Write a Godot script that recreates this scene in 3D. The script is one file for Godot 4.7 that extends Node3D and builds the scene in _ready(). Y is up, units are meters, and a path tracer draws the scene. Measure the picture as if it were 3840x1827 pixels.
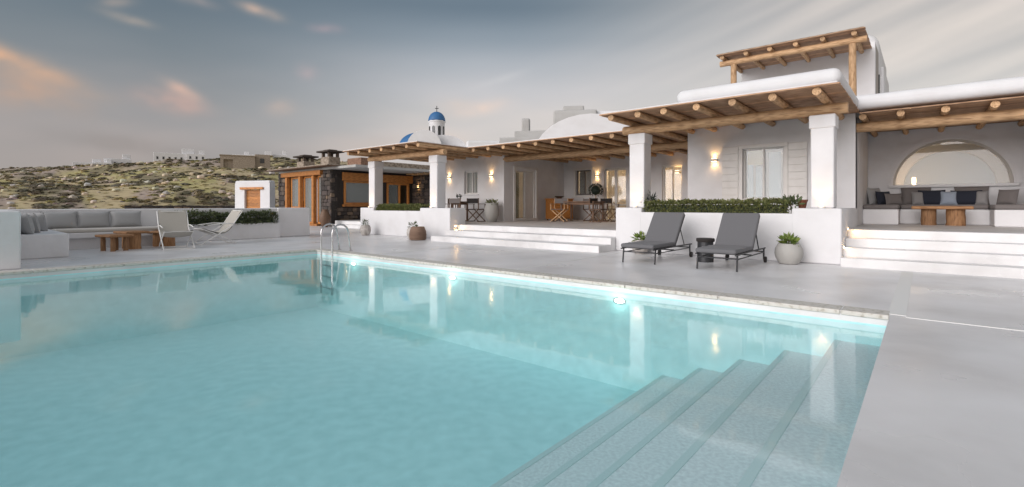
extends Node3D
# A white island villa at dusk, seen across its pool. Axes: x to the right along the house front, y up, z towards the viewer; V(x, y, d) puts a point d metres towards the house.

const VIEW_TURN := 0.70062          # radians the camera is turned to the left of the house's depth axis
const EYE := 1.05

var rng := RandomNumberGenerator.new()
var M := {}
var taken := {}


class MB:
	# collects triangles with their normals (and colours) and makes one ArrayMesh
	var v := PackedVector3Array()
	var n := PackedVector3Array()
	var c := PackedColorArray()
	var ix := PackedInt32Array()
	var tint := Color(1, 1, 1)
	var colored := false

	func put(p: Vector3, nn: Vector3) -> int:
		v.append(p)
		n.append(nn)
		c.append(tint)
		return v.size() - 1

	func face(a: int, b: int, d: int) -> void:
		var g := (v[d] - v[a]).cross(v[b] - v[a])
		if g.dot(n[a] + n[b] + n[d]) < 0.0:
			ix.append_array(PackedInt32Array([a, d, b]))
		else:
			ix.append_array(PackedInt32Array([a, b, d]))

	func quad(a: Vector3, b: Vector3, d: Vector3, e: Vector3, nn: Vector3) -> void:
		var i := put(a, nn)
		put(b, nn)
		put(d, nn)
		put(e, nn)
		face(i, i + 1, i + 2)
		face(i, i + 2, i + 3)

	func tri(a: Vector3, b: Vector3, d: Vector3) -> void:
		var nn := (d - a).cross(b - a).normalized()
		var i := put(a, nn)
		put(b, nn)
		put(d, nn)
		face(i, i + 1, i + 2)

	func box(a: Vector3, b: Vector3) -> void:
		var lo := Vector3(minf(a.x, b.x), minf(a.y, b.y), minf(a.z, b.z))
		var hi := Vector3(maxf(a.x, b.x), maxf(a.y, b.y), maxf(a.z, b.z))
		rbox(Transform3D(Basis(), (lo + hi) / 2.0), hi - lo, 0.0, 0)

	# a box with rounded edges of radius r (k rings per edge), placed by t
	func rbox(t: Transform3D, size: Vector3, r: float, k := 2) -> void:
		var h := size / 2.0
		r = minf(r, minf(h.x, minf(h.y, h.z)) * 0.98)
		for axis in 3:
			var ua := (axis + 1) % 3
			var va := (axis + 2) % 3
			for side in [-1.0, 1.0]:
				var us := PackedFloat32Array()
				var vs := PackedFloat32Array()
				if k == 0 or r <= 0.0:
					us = PackedFloat32Array([-h[ua], h[ua]])
					vs = PackedFloat32Array([-h[va], h[va]])
				else:
					for j in k + 1:
						us.append(-h[ua] + r * (1.0 - tan(PI / 4.0 * (1.0 - float(j) / k))))
						vs.append(-h[va] + r * (1.0 - tan(PI / 4.0 * (1.0 - float(j) / k))))
					for j in k + 1:
						us.append(-us[k - j])
						vs.append(-vs[k - j])
				var base := v.size()
				for iu in us.size():
					for iv in vs.size():
						var p := Vector3()
						p[axis] = side * h[axis]
						p[ua] = us[iu]
						p[va] = vs[iv]
						var nn := Vector3()
						nn[axis] = side
						if k > 0 and r > 0.0:
							var inner := Vector3(clampf(p.x, -(h.x - r), h.x - r), clampf(p.y, -(h.y - r), h.y - r), clampf(p.z, -(h.z - r), h.z - r))
							nn = (p - inner).normalized()
							p = inner + nn * r
						put(t * p, (t.basis * nn).normalized())
				var w := vs.size()
				for iu in us.size() - 1:
					for iv in w - 1:
						var q := base + iu * w + iv
						face(q, q + 1, q + w + 1)
						face(q, q + w + 1, q + w)

	# a tapered log from a to b with flat ends and a slightly uneven surface
	func log(a: Vector3, b: Vector3, ra: float, rb: float, sides := 10, rings := 1, uneven := 0.0, seed_ := 0) -> void:
		var ax := (b - a).normalized()
		var up := Vector3.UP if absf(ax.y) < 0.9 else Vector3.RIGHT
		var e1 := ax.cross(up).normalized()
		var e2 := e1.cross(ax).normalized()
		var no := FastNoiseLite.new()
		no.seed = seed_
		no.frequency = 0.9
		var base := v.size()
		for k in rings + 1:
			var f := float(k) / rings
			var ctr := a.lerp(b, f)
			if uneven > 0.0:
				ctr += e1 * no.get_noise_2d(f * 6.0, 7.0) * uneven + e2 * no.get_noise_2d(f * 6.0, 31.0) * uneven
			for s in sides:
				var th := TAU * s / sides
				var dir := e1 * cos(th) + e2 * sin(th)
				var rr := lerpf(ra, rb, f) * (1.0 + (no.get_noise_3d(f * 8.0, cos(th) * 1.5, sin(th) * 1.5) * uneven * 6.0 if uneven > 0.0 else 0.0))
				put(ctr + dir * rr, dir)
		for k in rings:
			for s in sides:
				var q := base + k * sides + s
				var q2 := base + k * sides + (s + 1) % sides
				face(q, q2, q2 + sides)
				face(q, q2 + sides, q + sides)
		for end in 2:
			var at := base + (rings * sides if end == 1 else 0)
			var nn := ax if end == 1 else -ax
			var mid := Vector3()
			for s in sides:
				mid += v[at + s]
			var m := put(mid / sides, nn)
			var first := v.size()
			for s in sides:
				put(v[at + s], nn)
			for s in sides:
				face(m, first + s, first + (s + 1) % sides)

	func tube(points: PackedVector3Array, r: float, sides := 8) -> void:
		var base := v.size()
		var e1 := Vector3()
		for k in points.size():
			var ax := (points[mini(k + 1, points.size() - 1)] - points[maxi(k - 1, 0)]).normalized()
			if k == 0:
				e1 = ax.cross(Vector3.UP if absf(ax.y) < 0.9 else Vector3.RIGHT).normalized()
			e1 = (e1 - ax * e1.dot(ax)).normalized()
			var e2 := e1.cross(ax)
			for s in sides:
				var dir := e1 * cos(TAU * s / sides) + e2 * sin(TAU * s / sides)
				put(points[k] + dir * r, dir)
		for k in points.size() - 1:
			for s in sides:
				var q := base + k * sides + s
				var q2 := base + k * sides + (s + 1) % sides
				face(q, q2, q2 + sides)
				face(q, q2 + sides, q + sides)
		for end in 2:
			var at := base + ((points.size() - 1) * sides if end == 1 else 0)
			var nn := (points[-1] - points[-2]).normalized() if end == 1 else (points[0] - points[1]).normalized()
			var first := v.size()
			for s in sides:
				put(v[at + s], nn)
			for s in range(1, sides - 1):
				face(first, first + s, first + s + 1)

	# profile of (radius, height) points turned round a vertical axis through ctr
	func lathe(ctr: Vector3, profile: PackedVector2Array, sides := 20, part_of := TAU) -> void:
		var base := v.size()
		for k in profile.size():
			var dp := profile[mini(k + 1, profile.size() - 1)] - profile[maxi(k - 1, 0)]
			var n2 := Vector2(dp.y, -dp.x).normalized()
			for s in sides + 1:
				var th := part_of * s / sides
				put(ctr + Vector3(cos(th) * profile[k].x, profile[k].y, sin(th) * profile[k].x), Vector3(cos(th) * n2.x, n2.y, sin(th) * n2.x))
		for k in profile.size() - 1:
			for s in sides:
				var q := base + k * (sides + 1) + s
				face(q, q + 1, q + sides + 2)
				face(q, q + sides + 2, q + sides + 1)

	# a soft cushion of the given size, placed by t; pinched corners
	func cushion(t: Transform3D, size: Vector3, k := 10, puff := 0.55) -> void:
		for side in [-1.0, 1.0]:
			var base := v.size()
			for i in k + 1:
				for j in k + 1:
					var a := float(i) / k * 2.0 - 1.0
					var b := float(j) / k * 2.0 - 1.0
					var hgt := pow(maxf(0.0, (1.0 - pow(absf(a), 3.2)) * (1.0 - pow(absf(b), 3.2))), puff)
					var sx := 1.0 - 0.07 * (1.0 - b * b)
					var sy := 1.0 - 0.07 * (1.0 - a * a)
					put(t * Vector3(a * size.x / 2.0 * sx, b * size.y / 2.0 * sy, side * hgt * size.z / 2.0), Vector3())
			for i in k:
				for j in k:
					var q := base + i * (k + 1) + j
					for f in [[q, q + 1, q + k + 2], [q, q + k + 2, q + k + 1]]:
						var g: Vector3 = (v[f[2]] - v[f[0]]).cross(v[f[1]] - v[f[0]])
						if g.dot(t.basis.z * side) < 0.0:
							g = -g
						for m in f:
							n[m] += g
			for m in range(base, v.size()):
				n[m] = n[m].normalized() if n[m].length() > 1e-9 else t.basis.z.normalized() * side
			for i in k:
				for j in k:
					var q := base + i * (k + 1) + j
					face(q, q + 1, q + k + 2)
					face(q, q + k + 2, q + k + 1)

	func mesh() -> ArrayMesh:
		var a := []
		a.resize(Mesh.ARRAY_MAX)
		a[Mesh.ARRAY_VERTEX] = v
		a[Mesh.ARRAY_NORMAL] = n
		if colored:
			a[Mesh.ARRAY_COLOR] = c
		a[Mesh.ARRAY_INDEX] = ix
		var m := ArrayMesh.new()
		m.add_surface_from_arrays(Mesh.PRIMITIVE_TRIANGLES, a)
		return m


# ---------------------------------------------------------------- small helpers

func V(x: float, y: float, d: float) -> Vector3:
	return Vector3(x, y, -d)


func at(x: float, y: float, d: float, turn := 0.0) -> Transform3D:
	return Transform3D(Basis(Vector3.UP, turn), V(x, y, d))


func numbered(called: String) -> String:
	if not taken.has(called):
		taken[called] = 0
		return called
	taken[called] += 1
	return "%s_%03d" % [called, taken[called]]


func thing(called: String, label: String, category: String, where := Transform3D(), group := "") -> Node3D:
	var o := Node3D.new()
	o.name = numbered(called)
	add_child(o)
	o.transform = where
	mark(o, label, category, group)
	return o


func mark(o: Node3D, label: String, category: String, group := "") -> void:
	o.set_meta("label", label)
	o.set_meta("category", category)
	if group:
		o.set_meta("group", group)


func part(parent: Node3D, called: String, mesh: Mesh, mat: Material, where := Transform3D(), label := "") -> MeshInstance3D:
	var o := MeshInstance3D.new()
	o.name = called
	o.mesh = mesh
	o.material_override = mat
	o.transform = where
	o.cast_shadow = GeometryInstance3D.SHADOW_CASTING_SETTING_ON
	if label:
		o.set_meta("label", label)
	parent.add_child(o, true)
	return o


func structure(called: String, mesh: Mesh, mat: Material, label := "") -> MeshInstance3D:
	var o := part(self, numbered(called), mesh, mat)
	o.set_meta("kind", "structure")
	if label:
		o.set_meta("label", label)
	return o


func copy(o: Node3D, where: Transform3D, label: String, group := "") -> Node3D:
	var r: Node3D = o.duplicate()
	var kind := String(o.name).rstrip("0123456789").rstrip("_")
	r.name = numbered(kind)
	add_child(r)
	r.transform = where
	r.set_meta("label", label)
	if group:
		r.set_meta("group", group)
	return r


func block(x0: float, x1: float, y0: float, y1: float, d0: float, d1: float, r := 0.0, k := 2) -> ArrayMesh:
	var m := MB.new()
	m.rbox(Transform3D(Basis(), V((x0 + x1) / 2, (y0 + y1) / 2, (d0 + d1) / 2)), Vector3(absf(x1 - x0), absf(y1 - y0), absf(d1 - d0)), r, k if r > 0 else 0)
	return m.mesh()


func bmesh(size: Vector3, r := 0.0, k := 1) -> ArrayMesh:
	var m := MB.new()
	m.rbox(Transform3D(), size, r, k if r > 0 else 0)
	return m.mesh()


# a wall panel in the plane u (0..w) by v (0..h), thickness t behind it, with rectangular holes [u0, u1, v0, v1]; place puts u along its x, v along y, thickness along -z
func panel(w: float, h: float, t: float, holes: Array, place: Transform3D) -> ArrayMesh:
	var us := [0.0, w]
	var vs := [0.0, h]
	for q in holes:
		us.append_array([q[0], q[1]])
		vs.append_array([q[2], q[3]])
	us.sort()
	vs.sort()
	var solid := func(u: float, v: float) -> bool:
		if u < 0 or u > w or v < 0 or v > h:
			return false
		for q in holes:
			if u > q[0] and u < q[1] and v > q[2] and v < q[3]:
				return false
		return true
	var m := MB.new()
	var P := func(u: float, v: float, z: float) -> Vector3: return place * Vector3(u, v, z)
	var N := func(x: float, y: float, z: float) -> Vector3: return (place.basis * Vector3(x, y, z)).normalized()
	for i in us.size() - 1:
		for j in vs.size() - 1:
			var a: float = us[i]
			var b: float = us[i + 1]
			var c: float = vs[j]
			var d: float = vs[j + 1]
			if b - a < 1e-5 or d - c < 1e-5 or not solid.call((a + b) / 2, (c + d) / 2):
				continue
			m.quad(P.call(a, c, 0.0), P.call(b, c, 0.0), P.call(b, d, 0.0), P.call(a, d, 0.0), N.call(0, 0, 1))
			m.quad(P.call(a, c, -t), P.call(b, c, -t), P.call(b, d, -t), P.call(a, d, -t), N.call(0, 0, -1))
			if not solid.call(a - 1e-3, (c + d) / 2):
				m.quad(P.call(a, c, 0.0), P.call(a, d, 0.0), P.call(a, d, -t), P.call(a, c, -t), N.call(-1, 0, 0))
			if not solid.call(b + 1e-3, (c + d) / 2):
				m.quad(P.call(b, c, 0.0), P.call(b, d, 0.0), P.call(b, d, -t), P.call(b, c, -t), N.call(1, 0, 0))
			if not solid.call((a + b) / 2, c - 1e-3):
				m.quad(P.call(a, c, 0.0), P.call(b, c, 0.0), P.call(b, c, -t), P.call(a, c, -t), N.call(0, -1, 0))
			if not solid.call((a + b) / 2, d + 1e-3):
				m.quad(P.call(a, d, 0.0), P.call(b, d, 0.0), P.call(b, d, -t), P.call(a, d, -t), N.call(0, 1, 0))
	return m.mesh()


# a rectangular frame of bars round the opening w by h (its outer size), bar wide and deep
func frame_mesh(w: float, h: float, bar: float, deep: float, uprights: Array = [], rails: Array = []) -> ArrayMesh:
	var m := MB.new()
	m.rbox(Transform3D(Basis(), Vector3(0, bar / 2, 0)), Vector3(w, bar, deep), 0.006, 1)
	m.rbox(Transform3D(Basis(), Vector3(0, h - bar / 2, 0)), Vector3(w, bar, deep), 0.006, 1)
	for s in [-1, 1]:
		m.rbox(Transform3D(Basis(), Vector3(s * (w - bar) / 2, h / 2, 0)), Vector3(bar, h - 2 * bar, deep * 0.98), 0.006, 1)
	for u in uprights:
		m.rbox(Transform3D(Basis(), Vector3(u, h / 2, 0)), Vector3(bar * 0.8, h - 2 * bar, deep * 0.9), 0.006, 1)
	for r in rails:
		m.rbox(Transform3D(Basis(), Vector3(0, r, 0)), Vector3(w - 2 * bar, bar * 0.8, deep * 0.86), 0.006, 1)
	return m.mesh()


# ---------------------------------------------------------------- materials

func ramp(stops: Array) -> Gradient:
	var g := Gradient.new()
	var o := PackedFloat32Array()
	var c := PackedColorArray()
	for s in stops:
		o.append(s[0])
		c.append(s[1])
	g.offsets = o
	g.colors = c
	return g


func noise_tex(freq: float, stops: Array, seed_ := 1, octaves := 4, size := 512, kind := FastNoiseLite.TYPE_SIMPLEX_SMOOTH) -> NoiseTexture2D:
	var f := FastNoiseLite.new()
	f.noise_type = kind
	f.seed = seed_
	f.frequency = freq
	f.fractal_octaves = octaves
	var t := NoiseTexture2D.new()
	t.width = size
	t.height = size
	t.seamless = true
	t.noise = f
	if stops:
		t.color_ramp = ramp(stops)
	return t


func lin(r: float, g: float, b: float) -> Color:
	return Color(r, g, b).linear_to_srgb()


func plain(color: Color, rough := 0.8, metal := 0.0) -> StandardMaterial3D:
	var m := StandardMaterial3D.new()
	m.albedo_color = color
	m.roughness = rough
	m.metallic = metal
	return m


# tex times color, mapped by world or object position
func surfaced(color: Color, rough: float, tex: Texture2D, scale: Vector3, world := true, bump: Texture2D = null, bump_cm := 0.0) -> StandardMaterial3D:
	var m := plain(color, rough)
	m.albedo_texture = tex
	m.uv1_triplanar = true
	m.uv1_world_triplanar = world
	m.uv1_scale = scale
	if bump:
		m.heightmap_enabled = true
		m.heightmap_texture = bump
		m.heightmap_scale = bump_cm
	return m


func wood_set(base: Color, rough: float, grain: Texture2D, bump: Texture2D, count := 4) -> Array:
	# a few variants of one wood; boards and logs have their length along their own x
	var out := []
	for k in count:
		var f := 0.82 + 0.36 * k / maxf(1.0, count - 1.0)
		var l := base.srgb_to_linear()
		var m := surfaced(Color(l.r * f, l.g * (f * 0.97 + 0.02), l.b * (f * 0.92 + 0.05)).linear_to_srgb(), rough, grain, Vector3(0.35, 2.6, 2.6), false, bump, 0.25)
		m.uv1_offset = Vector3(0.37 * k, 0.21 * k, 0.53 * k)
		out.append(m)
	return out


func make_materials() -> void:
	var fine := noise_tex(0.03, [], 5, 5)
	var plaster_tex := noise_tex(0.008, [[0.0, Color(0.955, 0.95, 0.945)], [0.5, Color(0.985, 0.985, 0.985)], [1.0, Color(1, 1, 1)]], 3, 5)
	M.plaster = surfaced(lin(0.72, 0.715, 0.73), 0.88, plaster_tex, Vector3.ONE * 0.3, true, noise_tex(0.006, [], 9, 5), 1.2)
	M.plaster_old = surfaced(lin(0.46, 0.455, 0.455), 0.92, noise_tex(0.012, [[0.0, Color(0.86, 0.85, 0.83)], [0.6, Color(0.97, 0.97, 0.96)], [1.0, Color(1, 1, 1)]], 13, 5), Vector3.ONE * 0.12, true, fine, 0.6)
	var deck_tex := noise_tex(0.006, [[0.0, Color(0.87, 0.865, 0.86)], [0.45, Color(0.95, 0.948, 0.945)], [1.0, Color(1, 1, 1)]], 21, 6, 1024)
	M.deck = surfaced(lin(0.79, 0.785, 0.795), 1.0, deck_tex, Vector3.ONE * 0.12, true)
	M.deck.roughness_texture = noise_tex(0.007, [[0.0, Color(0.24, 0.24, 0.24)], [1.0, Color(0.46, 0.46, 0.46)]], 27, 5)
	M.terrace = surfaced(lin(0.66, 0.635, 0.62), 0.5, deck_tex, Vector3.ONE * 0.17, true, fine, 0.04)
	M.joint = plain(lin(0.76, 0.75, 0.73), 0.7)
	M.coping = surfaced(lin(0.64, 0.62, 0.59), 0.62, noise_tex(0.05, [[0.0, Color(0.72, 0.69, 0.64)], [0.35, Color(0.95, 0.94, 0.92)], [1.0, Color(1, 1, 1)]], 31, 5), Vector3.ONE * 0.5, true, fine, 0.15)
	M.pool_step = surfaced(lin(0.71, 0.865, 0.88), 0.8, noise_tex(0.06, [[0.0, Color(0.86, 0.87, 0.88)], [1.0, Color(1, 1, 1)]], 35, 5), Vector3.ONE * 0.8)
	M.step_shade = plain(lin(0.47, 0.66, 0.67), 0.7)  # darker teal for the shade painted along the pool steps
	M.pool = surfaced(lin(0.55, 0.91, 0.94), 0.75, noise_tex(0.02, [[0.0, Color(0.9, 0.92, 0.92)], [1.0, Color(1, 1, 1)]], 33, 4), Vector3.ONE * 0.4)
	var grain := noise_tex(0.02, [[0.0, Color(0.62, 0.56, 0.5)], [0.35, Color(0.86, 0.83, 0.8)], [0.6, Color(0.97, 0.96, 0.95)], [1.0, Color(1, 1, 1)]], 41, 5)
	M.wood = wood_set(lin(0.60, 0.40, 0.235), 0.7, grain, fine)
	M.board = wood_set(lin(0.50, 0.325, 0.215), 0.75, grain, fine)
	M.orange = wood_set(lin(0.52, 0.215, 0.05), 0.55, grain, fine, 3)
	M.trunk = wood_set(lin(0.36, 0.20, 0.10), 0.75, grain, fine, 3)
	M.brown = wood_set(lin(0.17, 0.10, 0.062), 0.6, grain, fine, 3)
	var rock_tex := noise_tex(0.03, [[0.0, Color(0.55, 0.52, 0.5)], [0.5, Color(0.85, 0.83, 0.82)], [1.0, Color(1, 1, 1)]], 51, 5)
	M.stone = []
	for l in [[0.10, 0.083, 0.073], [0.17, 0.135, 0.11], [0.065, 0.056, 0.054], [0.27, 0.205, 0.15], [0.13, 0.107, 0.10]]:
		M.stone.append(surfaced(lin(l[0], l[1], l[2]), 0.9, rock_tex, Vector3.ONE * 1.3, true, fine, 1.0))
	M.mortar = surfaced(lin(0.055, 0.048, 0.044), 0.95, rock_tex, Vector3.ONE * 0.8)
	M.rock = surfaced(lin(0.22, 0.19, 0.16), 0.95, rock_tex, Vector3.ONE * 0.2, true, fine, 2.0)
	M.far_stone = surfaced(lin(0.47, 0.41, 0.34), 0.95, rock_tex, Vector3.ONE * 0.3)
	M.tile = surfaced(lin(0.36, 0.22, 0.155), 0.9, rock_tex, Vector3.ONE * 0.6)
	M.metal_dark = plain(lin(0.035, 0.036, 0.04), 0.45, 0.3)
	M.chrome = plain(lin(0.55, 0.55, 0.56), 0.18, 1.0)
	M.white_metal = plain(lin(0.74, 0.73, 0.71), 0.45)
	var weave := noise_tex(0.12, [[0.0, Color(0.84, 0.84, 0.84)], [1.0, Color(1, 1, 1)]], 61, 3)
	for f in [["fabric_grey", 0.165, 0.165, 0.175], ["fabric_light", 0.42, 0.42, 0.425], ["fabric_mid", 0.29, 0.28, 0.28], ["fabric_navy", 0.022, 0.026, 0.042], ["fabric_taupe", 0.20, 0.18, 0.175], ["fabric_blue", 0.34, 0.39, 0.47], ["fabric_sand", 0.52, 0.49, 0.44], ["fabric_black", 0.03, 0.025, 0.024], ["fabric_cream", 0.60, 0.57, 0.53]]:
		var m := surfaced(lin(f[1], f[2], f[3]), 0.95, weave, Vector3.ONE * 3.0, false)
		m.rim_enabled = true
		m.rim = 0.25
		M[f[0]] = m
	M.paint_white = surfaced(lin(0.72, 0.70, 0.68), 0.55, plaster_tex, Vector3.ONE * 0.8)
	M.pot_grey = surfaced(lin(0.42, 0.41, 0.39), 0.85, plaster_tex, Vector3.ONE * 0.9, true, fine, 0.3)
	M.pot_white = surfaced(lin(0.66, 0.645, 0.62), 0.8, rock_tex, Vector3.ONE * 0.4, true, fine, 0.2)
	M.terracotta = surfaced(lin(0.33, 0.13, 0.075), 0.85, rock_tex, Vector3.ONE * 1.5)
	M.basket = surfaced(lin(0.27, 0.175, 0.125), 0.9, weave, Vector3.ONE * 2.0)
	M.soil = plain(lin(0.045, 0.033, 0.024), 0.95)
	M.leaf = {}
	for f in [["hedge", 0.15, 0.165, 0.06], ["shrub", 0.10, 0.125, 0.06], ["succulent", 0.17, 0.23, 0.055], ["dark", 0.02, 0.035, 0.025], ["bush", 0.215, 0.18, 0.115], ["heath", 0.44, 0.365, 0.16], ["dry", 0.54, 0.44, 0.29], ["mauve", 0.36, 0.29, 0.26]]:
		var m := plain(lin(f[1], f[2], f[3]), 0.65)
		m.vertex_color_use_as_albedo = true
		m.backlight_enabled = true
		m.backlight = lin(f[1] * 1.2, f[2] * 1.4, f[3])
		M.leaf[f[0]] = m
	M.blue = surfaced(lin(0.035, 0.14, 0.33), 0.6, plaster_tex, Vector3.ONE * 0.2)
	M.dark_glass = plain(lin(0.018, 0.022, 0.026), 0.08)
	var gl := plain(Color(0.9, 0.95, 0.95, 0.12), 0.03)
	gl.transparency = BaseMaterial3D.TRANSPARENCY_ALPHA
	M.glass = gl
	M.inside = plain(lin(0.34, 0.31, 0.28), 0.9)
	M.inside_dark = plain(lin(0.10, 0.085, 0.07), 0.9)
	M.reflection_blue = plain(lin(0.10, 0.17, 0.215), 0.9)  # dark blue of the panels that imitate reflections in the shuttered window
	M.room_blue = plain(lin(0.42, 0.46, 0.50), 0.9)
	M.olive = plain(lin(0.20, 0.155, 0.035), 0.8)
	var w := plain(Color(0.86, 0.96, 0.97, 0.0), 0.055)
	w.transparency = BaseMaterial3D.TRANSPARENCY_ALPHA
	w.metallic_specular = 0.5
	w.normal_enabled = true
	var wn := noise_tex(0.008, [], 71, 3)
	wn.as_normal_map = true
	wn.bump_strength = 2.0
	w.normal_texture = wn
	w.normal_scale = 0.075
	w.uv1_triplanar = true
	w.uv1_world_triplanar = true
	w.uv1_scale = Vector3.ONE * 0.35
	M.water = w
	M.glow = glow_mat(Color(1.0, 0.80, 0.52), 5.0)
	M.glow_soft = glow_mat(Color(1.0, 0.84, 0.6), 2.2)
	M.glow_pool = glow_mat(Color(0.95, 1.0, 0.95), 2.6)


func glow_mat(color: Color, energy: float) -> StandardMaterial3D:
	var m := plain(Color(1, 1, 1), 0.6)
	m.emission_enabled = true
	m.emission = color
	m.emission_energy_multiplier = energy
	return m


# ---------------------------------------------------------------- camera, sky and sun

func mix_stops(stops: Array, x: float) -> Vector3:
	for k in stops.size() - 1:
		if x <= stops[k + 1][0]:
			var f := clampf((x - stops[k][0]) / (stops[k + 1][0] - stops[k][0]), 0.0, 1.0)
			return (stops[k][1] as Vector3).lerp(stops[k + 1][1], f * f * (3 - 2 * f) * 0.4 + f * 0.6)
	return stops[-1][1]


func make_sky(strength: float) -> Sky:
	# the evening sky: blue-grey overhead, paler and warmer to the right where the sun went down, small pink clouds
	var W := 1536
	var Hh := 768
	var left := [[0.0, Vector3(176, 166, 161)], [4.0, Vector3(168, 161, 158)], [9.0, Vector3(152, 153, 155)], [14.0, Vector3(128, 137, 144)], [20.0, Vector3(104, 119, 131)], [34.0, Vector3(108, 125, 139)], [60.0, Vector3(142, 154, 165)], [90.0, Vector3(164, 173, 182)]]
	var right := [[0.0, Vector3(242, 225, 210)], [5.0, Vector3(234, 221, 210)], [10.0, Vector3(216, 212, 208)], [15.0, Vector3(208, 203, 199)], [21.0, Vector3(198, 193, 190)], [34.0, Vector3(174, 178, 183)], [60.0, Vector3(168, 175, 182)], [90.0, Vector3(164, 173, 182)]]
	var mid := [[0.0, Vector3(224, 213, 206)], [5.0, Vector3(218, 209, 204)], [10.0, Vector3(208, 204, 202)], [13.0, Vector3(199, 199, 202)], [16.0, Vector3(176, 182, 189)], [19.0, Vector3(144, 156, 167)], [22.0, Vector3(112, 128, 142)], [34.0, Vector3(116, 132, 145)], [60.0, Vector3(146, 157, 168)], [90.0, Vector3(164, 173, 182)]]
	var clouds := [  # bearing from the view axis, height, half widths, colour, strength, tilt
		[-45.6, 11.6, 3.4, 0.9, Vector3(226, 180, 148), 0.95, -0.32], [-45.0, 9.6, 4.2, 1.7, Vector3(190, 164, 148), 0.7, -0.1],
		[-33.9, 11.0, 1.5, 0.6, Vector3(218, 184, 168), 0.8, -0.45], [-34.8, 9.9, 2.5, 1.0, Vector3(202, 170, 160), 0.85, -0.1],
		[-27.2, 19.5, 1.9, 0.5, Vector3(208, 180, 164), 0.85, -0.15], [-38.2, 16.7, 1.8, 0.35, Vector3(182, 168, 158), 0.7, -0.1], [-39.0, 17.9, 1.2, 0.45, Vector3(168, 158, 152), 0.6, 0.3], [-33.0, 19.4, 2.0, 0.5, Vector3(164, 155, 154), 0.6, -0.1],
		[-20.8, 18.7, 1.5, 0.4, Vector3(182, 162, 168), 0.75, 0.05], [-22.8, 14.2, 1.0, 0.7, Vector3(188, 172, 174), 0.65, 0.0], [-25.3, 10.2, 1.3, 0.8, Vector3(198, 180, 170), 0.6, 0.1],
		[-3.6, 11.2, 2.8, 0.8, Vector3(230, 211, 200), 0.8, 0.2], [-7.0, 11.6, 2.0, 0.8, Vector3(216, 204, 197), 0.7, 0.0], [-1.6, 14.4, 2.6, 0.4, Vector3(208, 208, 210), 0.5, 0.3], [-8.5, 7.6, 3.0, 1.0, Vector3(222, 207, 198), 0.6, 0.0],
		[-16.0, 6.5, 5.0, 1.2, Vector3(200, 186, 178), 0.5, 0.0], [-28.0, 5.0, 5.0, 0.9, Vector3(152, 149, 150), 0.5, 0.05], [-38.0, 5.5, 5.0, 0.8, Vector3(152, 145, 142), 0.6, -0.1]]
	var no := FastNoiseLite.new()
	no.seed = 4
	no.frequency = 0.05
	no.fractal_octaves = 5
	var no2 := FastNoiseLite.new()
	no2.seed = 17
	no2.frequency = 0.03
	no2.fractal_octaves = 4
	var data := PackedFloat32Array()
	data.resize(W * Hh * 4)
	var turn := rad_to_deg(VIEW_TURN)
	for y in Hh:
		var e := 90.0 - (y + 0.5) / Hh * 180.0
		if e < -1.0:
			e = -1.0
		var low := clampf(e, 0.0, 90.0)
		var la := mix_stops(left, low)
		var ra := mix_stops(right, low)
		var ma := mix_stops(mid, low)
		for x in W:
			var b := wrapf((x + 0.5) / W * 360.0 + turn, -180.0, 180.0)
			var i := (y * W + x) * 4
			if e <= -1.0:
				if x > 0:
					for k in 4:
						data[i + k] = data[i - 4 + k]
					continue
			var w := smoothstep(-2.0, 38.0, b) if b > -60.0 else 1.0 - smoothstep(-170.0, -80.0, b)
			var wm := smoothstep(-38.0, -2.0, b) if b > -60.0 else 0.0
			var col := la.lerp(ma, wm).lerp(ra, w)
			# streaks of thin high cloud, slanting up to the right, stronger on the right
			var su := b * 0.42 + low * 1.0
			var sv := low * 2.3 - b * 0.75
			var st := no.get_noise_2d(su * 0.5, sv * 2.2) * 0.6 + no.get_noise_2d(su * 1.4 + 90.0, sv * 4.5) * 0.3
			col += Vector3(38, 31, 25) * st * (0.06 + 0.94 * w * w) * smoothstep(55.0, 20.0, low)
			# soft uneven banks low down on the left
			var bank := no2.get_noise_2d(b * 1.1, low * 4.0)
			col += Vector3(14, 9, 7) * bank * (1.0 - w * 0.7) * smoothstep(22.0, 6.0, low)
			if low < 26.0:
				for cl in clouds:
					var dx: float = b - cl[0]
					if absf(dx) > cl[2] * 3.0:
						continue
					var dy: float = low - cl[1] - dx * cl[6]
					var wob := no.get_noise_2d(b * 5.0, low * 9.0) * 0.9
					var q: float = (dx / cl[2]) ** 2 + (dy / cl[3]) ** 2
					var f: float = exp(-q * 1.1) * (0.95 + wob * 0.9) * cl[5]
					if f > 0.01:
						col = col.lerp(cl[4], clampf(f, 0.0, 1.0))
			var c := Color(col.x / 255.0, col.y / 255.0, col.z / 255.0).srgb_to_linear()
			data[i] = c.r * strength
			data[i + 1] = c.g * strength
			data[i + 2] = c.b * strength
			data[i + 3] = 1.0
	var im := Image.create_from_data(W, Hh, false, Image.FORMAT_RGBAF, data.to_byte_array())
	var pm := PanoramaSkyMaterial.new()
	pm.panorama = ImageTexture.create_from_image(im)
	var sky := Sky.new()
	sky.sky_material = pm
	return sky


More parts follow.
